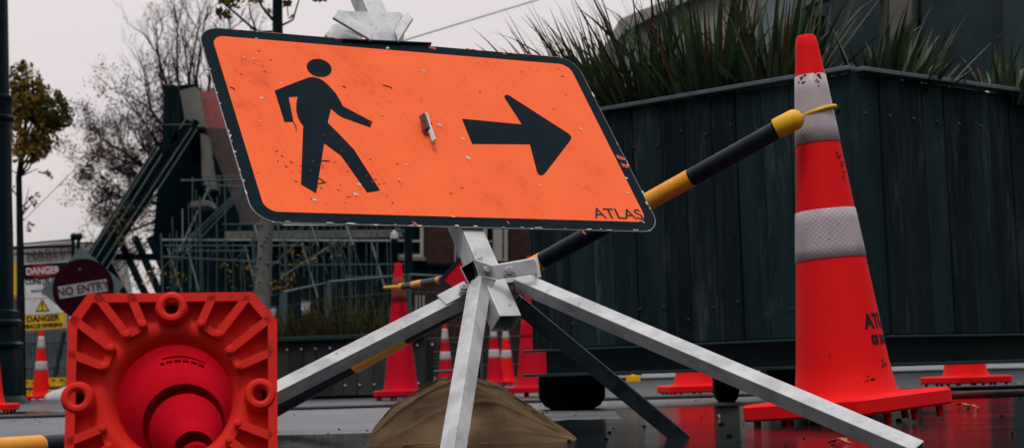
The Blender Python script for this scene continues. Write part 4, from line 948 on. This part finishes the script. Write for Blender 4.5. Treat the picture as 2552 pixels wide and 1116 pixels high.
fence_panel(826, 1016, 702, 686, 15.9, 16.6, 'mesh fence panel behind the middle cone')
fence_panel(1027, 1200, 684, 692, 16.5, 17.2, 'mesh fence panel running behind the stand hub')
for px, py, Y, lb in ((762, 763, 15.6, 'small blue, white and yellow notice hung on the mesh fence'), (677, 778, 15.4, 'half hidden blue and white notice beside the pale tree trunk')):
    F_ = Frame(P(px, py, Y), (1, 0, 0), (0, 0, 1)); t = thing('notice', lb, 'sign', F_.O); k = 1/250
    mb = MB(); F_.geo(mb, curve_geo([rrect(-.045, -.085, .045, .06, .004)], ext=.002)); mb.build('panel', M['blue'], t)
    mb = MB()
    for v in (.022, -.002, -.026): F_.geo(mb, curve_geo([rrect(-.042, v-.009, .042, v+.008, .001)], ext=.001), w_=.003)
    mb.build('stripe', M['white'], t)
    mb = MB(); F_.geo(mb, curve_geo(text='387', size=.055, ext=.001), v=-.062, w_=.003); F_.geo(mb, curve_geo(text='ATLAS', size=.026, ext=.001), v=.040, w_=.003); mb.build('lettering', M['yellowsign'], t)

# ================================================================ right side buildings behind the flax
Yr_ = 24
rbld = thing('concrete_building', 'dark blue grey concrete building with columns behind the flax, upper right', 'building', onx(2300, Yr_))
mb = MB(); poly_px(mb, [(1960, -200), (2720, -200), (2720, 900), (1960, 900)], Yr_+1.5, 6); mb.build('wall', M['conc'], rbld)
mb = MB(); bbox_px(mb, 1918, -200, 1978, 900, Yr_-.2, .5); mb.build('column', M['corr'], rbld)
mb = MB(); bbox_px(mb, 2212, -200, 2272, 900, Yr_-.2, .6); mb.build('column', M['conc2'], rbld)
mb = MB(); bbox_px(mb, 2500, -200, 2580, 900, Yr_-.2, .6); mb.build('column', M['conc'], rbld)
mb = MB(); poly_px(mb, [(1978, 28), (2060, -6), (2210, -60), (2210, -200), (1978, -200)], Yr_-.1, .5); mb.build('beam', M['conc2'], rbld)
mb = MB(); bbox_px(mb, 1980, 40, 2056, 600, Yr_+.8, .6); bbox_px(mb, 2290, -200, 2296, 800, Yr_+1.4, .1); mb.build('recess_shade', M['darkstone'], rbld)  # near-black slabs put in for the shade of the wall recesses
cb = thing('cream_building', 'pale building with sloping parapet behind the flax right of the sign', 'building', onx(1700, 27))
mb = MB(); poly_px(mb, [(1528, 98), (1640, 42), (1900, -80), (1960, -90), (1960, 900), (1528, 900)], 27, 8); mb.build('wall', M['conc3'], cb)
mb = MB(); poly_px(mb, [(1520, 92), (1545, 48), (1680, -8), (1900, -110), (1900, -80), (1636, 36), (1552, 80), (1532, 112)], 26.8, .4)
poly_px(mb, [(1380, 260), (1532, 86), (1530, 180), (1530, 900), (1380, 900)], 27.3, 6); mb.build('parapet', M['cream'], cb)
for i, (x, y, x2, y2) in enumerate(((2040, 170, 2250, 400),)):
    pass
mb = MB(); poly_px(mb, [(2085, 60), (2300, 60), (2300, 800), (2085, 800)], 34, 2)
mr_t = thing('metal_roof_shed', 'pale ribbed metal roof just above the planter at the right edge', 'building', onx(2560, 12))
mb = MB(); a = [(2495, 212), (2535, 178), (2640, 140), (2700, 260), (2500, 260)]; poly_px(mb, a, 12, 1.0); mb.build('roof', M['cream'], mr_t)
mb = MB()
for k in range(6): mb.beam(P(2505+k*24, 214, 11.98), P(2530+k*24, 178-k*8, 11.98), .012, n1=(0, -1, 0))
mb.build('rib', M['conc2'], mr_t)

# ================================================================ left street side
lpz = onx(-22, 10.4)
lpst = thing('lamp_post', 'thick dark green fluted lamp post at the left picture edge', 'lamp post', lpz)
k_ = 10.4/FP
def rr_(px_edge, py): return (P(px_edge, py, 10.4).x-P(-22-(py-500)*-.0, py, 10.4).x)
prof = []
for xe, ye in ((72, 1004), (66, 995), (56, 985), (54, 900), (48, 868), (58, 862), (58, 856), (48, 850), (46, 812), (54, 808), (54, 800), (47, 795), (46, 775), (32, 770), (31, 600), (30, 560), (28, 480), (27, 305), (34, 298), (34, 292), (29, 288), (29, 252), (32, 246), (31, 240), (22, 236), (20, 120), (18, 0), (17, -200)):
    p = P(xe, ye, 10.4); prof.append((p.x-lpz.x, max(0, p.z)))
mb = MB(); mb.lathe([(r_, z_) for r_, z_ in prof], 40, M=lambda v: v+lpz); mb.build('shaft', M['post'], lpst, smooth='auto')

def board_sign(name, label, px0, py0, px1, py1, Y, tilt=.0):
    F_ = Frame(P((px0+px1)/2, (py0+py1)/2, Y), (1, 0, tilt), (0, 0, 1)); w_ = (P(px1, py0, Y)-P(px0, py0, Y)).length; h_ = (P(px0, py0, Y)-P(px0, py1, Y)).length
    t = thing(name, label, 'sign', (F_.O.x, F_.O.y, F_.O.z-h_/2)); ORG[t.name] = Vector(t.location)
    mb = MB(); F_.geo(mb, curve_geo([rrect(-w_/2, -h_/2, w_/2, h_/2, .01)], ext=.006)); mb.build('panel', M['white'], t)
    return F_, w_, h_, t
def put(F_, t, name, mat, loops=None, text=None, u=0, v=0, w_=.008, **kw):
    mb = MB(); F_.geo(mb, curve_geo(loops=loops, text=text, ext=.001, **kw), u, v, w_); return mb.build(name, M[mat], t)
F1, w1, h1, t1_ = board_sign('danger_sign', 'white board reading danger construction site with black header and red oval', 47, 654, 176, 741, 19, .035)
put(F1, t1_, 'header', 'black_film', [rrect(-w1/2+.01, h1/2-.185, w1/2-.01, h1/2-.01, .01)])
cx_ = -w1*.03
put(F1, t1_, 'oval', 'redoval', [[(cx_+.205*math.cos(R_(a)), h1/2-.098+.068*math.sin(R_(a))) for a in range(0, 360, 12)]], w_=.011)
put(F1, t1_, 'lettering', 'white', text='DANGER', size=.115, bold=.002, xs=.85, u=cx_, v=h1/2-.098, w_=.014)
put(F1, t1_, 'lettering', 'text', text='CONSTRUCTION', size=.092, bold=.0035, xs=.76, u=.045, v=-.010, w_=.009)
put(F1, t1_, 'lettering', 'text', text='SITE', size=.090, bold=.0025, xs=.8, u=.045, v=-.075, w_=.009)
put(F1, t1_, 'lettering', 'text', text='UNAUTHORISED PERSONS', size=.042, bold=.001, xs=.78, u=.03, v=-.122, w_=.009)
put(F1, t1_, 'lettering', 'text', text='KEEP OUT', size=.042, bold=.001, xs=.8, u=.04, v=-.160, w_=.009)
F2, w2, h2, t2_ = board_sign('danger_sign', 'white and yellow board reading danger vehicles reversing with a warning triangle', 48, 743, 166, 823, 19, .035)
put(F2, t2_, 'yellow_panel', 'yellowsign', [rrect(-w2/2+.014, -h2/2+.012, w2/2-.014, -h2/2+.19, .008)])
put(F2, t2_, 'frame_line', 'text', [rrect(-w2/2+.010, -h2/2+.008, w2/2-.010, -h2/2+.194, .010), rrect(-w2/2+.014, -h2/2+.012, w2/2-.014, -h2/2+.19, .008)], w_=.0095)
ty = h2/2-.155
put(F2, t2_, 'triangle', 'text', [[(-.085, ty), (.085, ty), (0, ty+.15)]], w_=.008)
put(F2, t2_, 'triangle_face', 'yellowsign', [[(-.062, ty+.013), (.062, ty+.013), (0, ty+.125)]], w_=.011)
put(F2, t2_, 'lettering', 'text', text='!', size=.12, bold=.003, v=ty+.055, w_=.014)
put(F2, t2_, 'lettering', 'text', text='DANGER', size=.096, bold=.0035, v=-h2/2+.14, w_=.011)
put(F2, t2_, 'lettering', 'text', text='VEHICLES REVERSING', size=.066, bold=.0030, xs=.72, v=-h2/2+.055, w_=.011)
F3 = Frame(P(207, 718, 14), (1, 0, .06), (0, 0, 1)); k14 = 14/FP
ne = thing('no_entry_sign', 'round maroon no entry disc on a grey diamond plate behind the lying cone', 'sign', (F3.O.x, F3.O.y, 0))
mb = MB(); F3.geo(mb, curve_geo([[(0, 104*k14), (104*k14, 0), (0, -104*k14), (-104*k14, 0)]], ext=.004), w_=-.01); mb.build('diamond_plate', M['greysign'], ne)
mb = MB(); F3.geo(mb, curve_geo([[(76*k14*math.cos(R_(a)), 74*k14*math.sin(R_(a))) for a in range(0, 360, 6)]], ext=.003)); mb.build('disc', M['maroon'], ne)
F3b = Frame(F3.O, (1, 0, .07), (0, 0, 1)); F3b.x = (F3.x+F3.y*.07).normalized(); F3b.y = (F3.y-F3.x*.07).normalized(); F3b.z = F3.z
put(F3b, ne, 'strip', 'strip', [[(-61*k14, -17*k14), (61*k14, -17*k14), (61*k14, 14*k14), (-61*k14, 14*k14)]], w_=.006)
put(F3b, ne, 'lettering', 'textr', text='NO ENTRY', size=.100, bold=.002, xs=.92, u=-.0, v=-.006, w_=.009)
mb = MB(); F3.geo(mb, curve_geo([circ(-5*k14, 48*k14, 4*k14, 12)], ext=.003), w_=.005); mb.build('bolt', M['scaf'], ne)
mb = MB(); mb.tube([Vector((F3.O.x, F3.O.y+.04, 0)), F3(0, .3, -.04)], .03, 10); mb.build('pole', M['galv_dark'], ne)

# gate posts and rail above the danger boards
Yg = 20
gp = thing('gate_frame', 'dark green gate frame with ball topped posts above the danger boards', 'gate', onx(190, Yg))
for px in (184, 197):
    mb = MB(); b_ = onx(px, Yg); top_ = P(px, 592, Yg); mb.tube([b_, Vector((b_.x, b_.y, top_.z))], .024, 10); po = mb.build('post', M['post'], gp, smooth='auto')
    mb = MB(); cc = P(px, 589, Yg); mb.lathe([(.001, -.045)]+[(.045*math.cos(R_(a)), .045*math.sin(R_(a))) for a in range(-75, 90, 15)], 14, M=lambda v: v+cc); mb.build('ball_cap', M['post'], po, smooth=True)
mb = MB(); mb.tube([P(184, 612, Yg), P(-40, 620, Yg)], .022, 10); mb.tube([P(184, 628, Yg), P(-40, 636, Yg)], .010, 8); mb.build('rail', M['post'], gp, smooth='auto')
# corrugated hoarding, fence feet, white bag
Yh = 21
hd = thing('corrugated_hoarding', 'blue grey corrugated metal hoarding below the danger boards', 'hoarding', onx(100, Yh))
mb = MB(); a, b = onx(-60, Yh), onx(175, Yh+.6); n_ = 120; zt_ = 1.6
vs = []; fs = []
for i in range(n_+1):
    p = a.lerp(b, i/n_); o = .014*(1 if (i//2) % 2 else -1); vs += [(p.x, p.y+o, .02), (p.x, p.y+o, zt_)]
for i in range(n_): fs.append([2*i, 2*i+2, 2*i+3, 2*i+1])
mb.add(vs, fs); mb.build('sheet', M['corr'], hd)
mb = MB()
for z in (.15, .42, .75): mb.tube([a+up_*z+Vector((0, -.06, 0)), b+up_*z+Vector((0, -.06, 0))], .012 if z > .2 else .022, 8)
mb.tube([P(160, 826, Yh-.4), P(132, 960, Yh-.4)], .03, 8); mb.build('bar', M['galv_dark'], hd)
for i, (x0_, x1_, y0_, y1_, lb) in enumerate(((60, 98, 950, 965, 'yellow plastic fence block left of the far cone, upper'), (100, 160, 944, 962, 'yellow plastic fence block right of the far cone, upper'), (60, 82, 976, 992, 'yellow fence block on the ground left of the far cone'), (118, 140, 974, 990, 'yellow fence block on the ground right of the far cone'))):
    mb = MB(); bbox_px(mb, x0_, y0_, x1_, y1_, Yh-.6-.1*i, .2); c = P((x0_+x1_)/2, y1_, Yh-.5)
    for j in range(3): xx = x0_+(x1_-x0_)*(j+.3)/3; bbox_px(mb, xx, y0_-3, xx+(x1_-x0_)*.2, y0_+.2, Yh-.62-.1*i, .2)
    tag(mb.build('yellow_block', M['yellowsign'], loc=c, bevel=.006), lb, 'fence block', 'yellow fence blocks at the hoarding')
mb = MB(); c = onx(165, 18.6); mb.lathe([(.2, 0), (.215, .03), (.19, .08), (.13, .13), (.05, .155), (.001, .157)], 24, M=lambda v: c+Vector((v.x*1.1+.02*math.sin(v.y*22), v.y*.8, v.z*(1+.12*math.sin(v.x*19)))))
tag(mb.build('white_sandbag', M['offwhite'], loc=c, smooth=True), 'small white sandbag on the ground right of the far cone', 'sandbag')
ym = board_sign('site_sign', 'narrow yellow site panel peeking out beside the lamp post', -10, 655, 47, 745, 19.3)
for ch_ in ym[3].children: ch_.data.materials[0] = M['yellowsign']
mb = MB(); ym[0].geo(mb, curve_geo([rrect(-ym[1]/2, -ym[2]/2, ym[1]/2, -ym[2]/2+.05, .004)], ext=.002), w_=.008); mb.build('orange_edge', M['orangepanel'], ym[3])
# cream building with name
Yl = 60
hl = thing('cream_pavilion', 'low cream building with maroon name letters above the danger boards', 'building', onx(130, Yl))
mb = MB(); poly_px(mb, [(-60, 622), (66, 612), (178, 600), (184, 760), (-60, 760)], Yl, 5); poly_px(mb, [(184, 612), (250, 607), (275, 760), (184, 760)], Yl+1, 4); mb.build('wall', M['cream'], hl)
mb = MB(); mb.beam(P(60, 608, Yl-.2), P(190, 596, Yl-.2), .07, n1=(0, -1, 0)); mb.beam(P(196, 606, Yl+.4), P(255, 604, Yl+.4), .07, n1=(0, -1, 0)); mb.build('roof_edge', M['post'], hl)
F4 = Frame(P(122, 633, Yl-.1), (1, 0, .09), (0, 0, 1)); put(F4, hl, 'lettering', 'textr', text="'HARLEY", size=.50, bold=.002, xs=1.0, w_=.02)
mb = MB()
for x in range(70, 180, 9): mb.beam(P(x, 622, Yl-.03), P(x+1, 700, Yl-.03), .015, n1=(0, -1, 0))
mb.build('cladding_joint', M['conc2'], hl)

# ================================================================ wires
def wire(a, b, r, label, sag=.0):
    mb = MB(); pts = [a.lerp(b, i/16)+Vector((0, 0, -sag*4*(i/16)*(1-i/16))) for i in range(17)]; mb.tube(pts, r, 5)
    tag(mb.build('overhead_wire', M['wire'], loc=a), label, 'wire')
wire(P(880, 140, 26), P(1420, -24, 30), .012, 'overhead wire rising to the right above the sign')
wire(P(-40, 304, 30), P(480, 310, 32), .008, 'thin level wire crossing behind the small leafy tree', .03)
wire(P(60, 548, 30), P(200, 408, 32), .008, 'thin slanted wire left of the bare tree')
wire(P(470, 250, 29), P(640, 220, 31), .010, 'thin wire passing over the red roof patch')

# ================================================================ trees
def grow(mb, p, d, L, r, depth, rr, tips, spread=.55, up=.12, n=5, seg=3, shrink=.72, mink=2, maxk=3):
    pts = [p]; rs2 = [r]
    for i in range(seg):
        d = (d+Vector((rr.gauss(0, .10), rr.gauss(0, .10), rr.gauss(0, .06)+up*.3))).normalized(); p = p+d*L/seg; pts.append(p); rs2.append(r*(1-.35*(i+1)/seg))
    mb.tube(pts, rs2, n if depth > 2 else 3, cap=False)
    tips.append((p, depth, d))
    if depth == 0: return
    for k in range(rr.randint(mink, maxk)):
        ax = Vector((rr.gauss(0, 1), rr.gauss(0, 1), rr.gauss(0, 1))).cross(d)
        if ax.length < .01: continue
        nd = (Matrix.Rotation(rr.uniform(.3, 1)*spread, 3, ax.normalized()) @ d).normalized(); nd.z += up*.5
        q = pts[-1] if k == 0 else pts[rr.randint(1, seg)]
        grow(mb, q, nd.normalized(), L*shrink*rr.uniform(.75, 1.15), rs2[-1]*.78, depth-1, rr, tips, spread, up, n, seg, shrink, mink, maxk)
def leaf(mb, p, s, rr):
    a = Vector((rr.gauss(0, 1), rr.gauss(0, 1), rr.gauss(0, 1))).normalized(); b = a.orthogonal().normalized(); b = (Matrix.Rotation(rr.uniform(0, 6.28), 3, a) @ b); c = a.cross(b)
    mb.add([p-b*s*.5, p-c*s*.3+b*s*.05, p+b*s*.55, p+c*s*.32], [[0, 1, 2, 3]])
# large bare tree with russet leaves
rr = random.Random(21); Yt2 = 44; tb_ = onx(500, Yt2)
bt = thing('bare_tree', 'large bare branched tree with sparse russet leaves rising behind the church', 'tree', tb_)
tips = []; br = MB(); fork = P(480, 560, Yt2); br.tube([tb_, fork], [.32, .24], 10, cap=False)
targets = [((300, 420), 3), ((255, 470), 2), ((235, 330), 3), ((330, 270), 3), ((400, 180), 3), ((450, 110), 3), ((520, 130), 3), ((560, 60), 3), ((300, 520), 2), ((420, 300), 3), ((380, 60+60), 3), ((480, 60), 3), ((610, 110), 3), ((350, 360), 3), ((280, 380), 3), ((340, 460), 3), ((370, 90), 3), ((430, 50), 3), ((500, 40), 3), ((540, 90), 3), ((460, 170), 3), ((350, 200), 3), ((390, 240), 3), ((500, 180), 3), ((310, 560), 2), ((420, 420), 3), ((390, 500), 3), ((330, 610), 1)]
for (tx_, ty_), dep in targets:
    dy = rr.uniform(-2, 2); q = P(tx_+rr.uniform(10, 25), ty_+15, Yt2+dy); s0 = P(480+rr.uniform(-18, 18), 500+rr.uniform(-60, 60), Yt2)
    m1 = s0.lerp(q, .35)+Vector((0, 0, .25)); m2 = s0.lerp(q, .7)+Vector((rr.uniform(-.2, .2), 0, .15)); br.tube([s0, m1, m2, q], [.085, .06, .038, .022], 6, cap=False)
    for src, dd in ((m1, 3), (m2, 4), (q, 4), (q, 4), (m2, 3), (s0.lerp(q, .5), 3), (s0.lerp(q, .85), 4), (q, 4)):
        d = (q-s0).normalized()+Vector((rr.gauss(0, .45), rr.gauss(0, .45), rr.gauss(0, .35)))
        grow(br, src, d.normalized(), .62*rr.uniform(.7, 1.2), .019, dd, rr, tips, .75, .18, 4, 3, .74, 2, 3)
br.build('branches', M['bark'], bt); print('branch verts', len(br.v))
lf = MB(); hz = P(400, 250, Yt2).z
for p, dep, d in tips:
    if dep > 2: continue
    pr = max(0, min(1, (hz+1.0-p.z)/2.4))*(.95)*(1 if noise.noise(p*1.1) > -.15 else .25)
    if rr.random() < pr+.04:
        for _ in range(rr.randint(4, 9)): leaf(lf, p+Vector((rr.gauss(0, .09), rr.gauss(0, .09), rr.gauss(0, .09))), rr.uniform(.035, .085), rr)
lf.build('leaves', M['russet'], bt); print('leaves', len(lf.f))
# small leafy street tree at left
Yt3 = 17; s_b = onx(54, Yt3); lt_ = thing('street_tree', 'small street tree with dense olive and amber leaves beside the lamp post', 'tree', s_b)
tr = MB(); tr.tube([s_b, P(52, 760, Yt3), P(50, 600, Yt3), P(47, 440, Yt3), P(62, 330, Yt3), P(72, 230, Yt3), P(66, 155, Yt3)], [.05, .045, .038, .032, .022, .012, .004], 8, cap=False)
bl = [(62, 205, 42, 55), (100, 265, 62, 62), (135, 285, 48, 45), (70, 320, 58, 70), (115, 335, 48, 48), (45, 260, 40, 70), (60, 385, 45, 28), (150, 300, 30, 22), (112, 225, 18, 28), (95, 370, 28, 30), (62, 172, 16, 22), (80, 255, 50, 50)]
for cx, cy, rx, ry in bl: tr.tube([P(50, min(440, cy+120), Yt3), P((50+cx)/2, cy+50, Yt3), P(cx, cy, Yt3)], [.014, .009, .004], 5, cap=False)
for a, b in (((48, 435), (20, 420)), ((50, 440), (95, 420)), ((52, 540), (85, 500)), ((50, 500), (20, 455)), ((95, 428), (130, 438)), ((50, 560), (72, 470)), ((50, 520), (95, 480))): tr.tube([P(*a, Yt3), P(*b, Yt3)], [.009, .003], 5, cap=False)
tr.build('trunk', M['bark'], lt_)
lf = MB(); rr = random.Random(4); kk = Yt3/FP
def fillblob(cx, cy, rx, ry, n, Y, s0, s1):
    for _ in range(n):
        while True:
            a, b, c = rr.uniform(-1, 1), rr.uniform(-1, 1), rr.uniform(-1, 1)
            if a*a+b*b+c*c < 1: break
        q = P(cx+a*rx, cy+b*ry, Y)+Vector((0, c*rx*Y/FP, 0))
        if noise.noise(q*6.5) < -.12: continue
        leaf(lf, q, rr.uniform(s0, s1), rr)
for cx, cy, rx, ry in bl: fillblob(cx, cy, rx, ry, int(rx*ry*.27), Yt3, .035, .070)
for cx, cy in ((80, 495), (92, 488), (70, 520), (128, 438), (118, 432), (25, 430), (85, 505), (62, 545), (75, 560), (70, 575), (30, 470)): fillblob(cx, cy, 9, 8, 7, Yt3, .04, .06)
lf.build('crown', M['leafy'], lt_)
# young tree behind the sign with pale knotted trunk
Yt5 = 12.8; b5 = onx(650, Yt5)
yt = thing('young_tree', 'young tree with pale knotted trunk passing behind the sign and dark leaves above it', 'tree', b5)
tr = MB(); cpts = [b5, P(652, 860, Yt5), P(655, 720, Yt5), P(661, 600, Yt5), P(668, 520, Yt5)]
tr.tube(cpts, [.075, .066, .063, .06, .058], 18, cap=False)
for px, py in ((663, 600), (650, 560), (652, 640), (640, 665), (645, 700), (662, 590), (640, 560), (668, 655), (652, 610)):
    q = P(px+rnd.uniform(-3, 3), py, Yt5-.055); tr.tube([q, q+Vector((rnd.uniform(-.01, .01), -.012, .004))], [.014, .006], 8)
tr.build('trunk', M['bark_pale'], yt, smooth='auto')
tr = MB(); tr.tube([P(668, 530, Yt5), P(683, 300, Yt5), P(692, 85, Yt5), P(691, -60, Yt5)], [.058, .05, .043, .038], 14, cap=False)
for pts, r0 in (([(690, 80), (640, 80), (600, 45), (560, 10), (530, -20)], .013), ([(680, 50), (655, 20), (632, -20)], .014), ([(700, 65), (730, 50), (745, 0), (748, -30)], .010), ([(640, 80), (625, 40), (618, -10)], .008), ([(640, 80), (662, 83), (690, 98)], .016), ([(600, 45), (615, 10)], .005), ([(560, 10), (590, 20), (615, -10)], .004), ([(718, 40), (715, 10), (722, -10)], .005)):
    tr.tube([P(x, y, Yt5) for x, y in pts], [r0*(1-.6*i/(len(pts)-1)) for i in range(len(pts))], 6, cap=False)
tr.build('limbs', M['bark'], yt, smooth=True)
lf = MB(); rr = random.Random(9)
for cx, cy, rx, ry, n in ((585, 2, 38, 12, 60), (562, 38, 22, 10, 34), (540, -6, 20, 10, 20), (640, 2, 16, 9, 14), (545, 30, 10, 7, 8), (672, 25, 8, 6, 5), (716, 8, 10, 8, 12), (722, 44, 8, 6, 5), (800, -4, 18, 7, 14), (600, 22, 10, 6, 8), (700, -40, 60, 20, 60), (560, -40, 60, 25, 80)): fillblob(cx, cy, rx, ry, n, Yt5, .045, .075)
lf.build('crown', M['leafy'], yt)
# shrubs with autumn leaves glimpsed in the scaffold
lf = MB(); rr = random.Random(12)
for cx, cy, rx, ry, n in ((740, 640, 50, 45, 90), (700, 700, 40, 30, 70), (600, 680, 60, 40, 60), (840, 620, 40, 30, 30), (320, 560, 60, 60, 160), (410, 690, 60, 40, 60)): fillblob(cx, cy, rx, ry, n, 27, .04, .09)
so_ = lf.build('hedge_leaves', M['leafy'], loc=onx(740, 27)); tag(so_, 'sparse amber leaved shrub foliage glimpsed among the scaffold tubes', 'shrub', kind='stuff')

rp = random.Random(77); pbm = MB()
for _ in range(150):
    px = rp.uniform(-50, 2600); Yp_ = rp.choice((rp.uniform(2.2, 4), rp.uniform(3.8, 8), rp.uniform(3.8, 8))); c = onx(px, Yp_); r = rp.uniform(.0012, .0042)*(1 if rp.random() < .97 else 1.8)
    pbm.lathe([(.0004, -r*.5), (r*.8, -r*.3), (r, .1*r), (r*.6, r*.6), (.0004, r*.75)], 7, M=lambda v: c+Vector((v.x*1.3, v.y, v.z+.009)))
pg_ = pbm.build('gravel', M['rubber_and_shade'], smooth=True); tag(pg_, 'scattered dark grit on the wet ground', 'gravel', kind='stuff')
# fallen leaves on the wet ground
for i, (px, py, z, lb) in enumerate(((2400, 1008, .012, 'brown fallen leaf floating right of the near cone base, left one'), (2422, 1012, .012, 'brown fallen leaf beside the left one right of the near cone base'), (2535, 955, .012, 'yellowish fallen leaf at the right picture edge'), (2550, 985, .012, 'lower fallen leaf at the right picture edge'), (2095, 1098, .012, 'pale pink fallen leaf in the puddle in front of the near cone base'), (1790, 1038, .012, 'tiny pale fallen leaf in the puddle left of the near cone'))):
    c = PG(px, py, z); s = .016 if i < 5 else .006; mb = MB(); rr = random.Random(i); n_ = 10; L = []
    for k in range(n_):
        a = 2*math.pi*k/n_; q = s*(1.2 if k % 2 else .75)*rr.uniform(.8, 1.2); L.append(c+Vector((q*math.cos(a), q*math.sin(a)*1.3, .004*math.sin(a*2)+.003*rr.random())))
    mb.add([c+Vector((0, 0, .006))]+L, [[0, k+1, (k+1) % n_+1] for k in range(n_)])
    tag(mb.build('fallen_leaf', M['leaf_litter'], loc=c), lb, 'leaf', 'fallen leaves on the wet ground')
print('done')
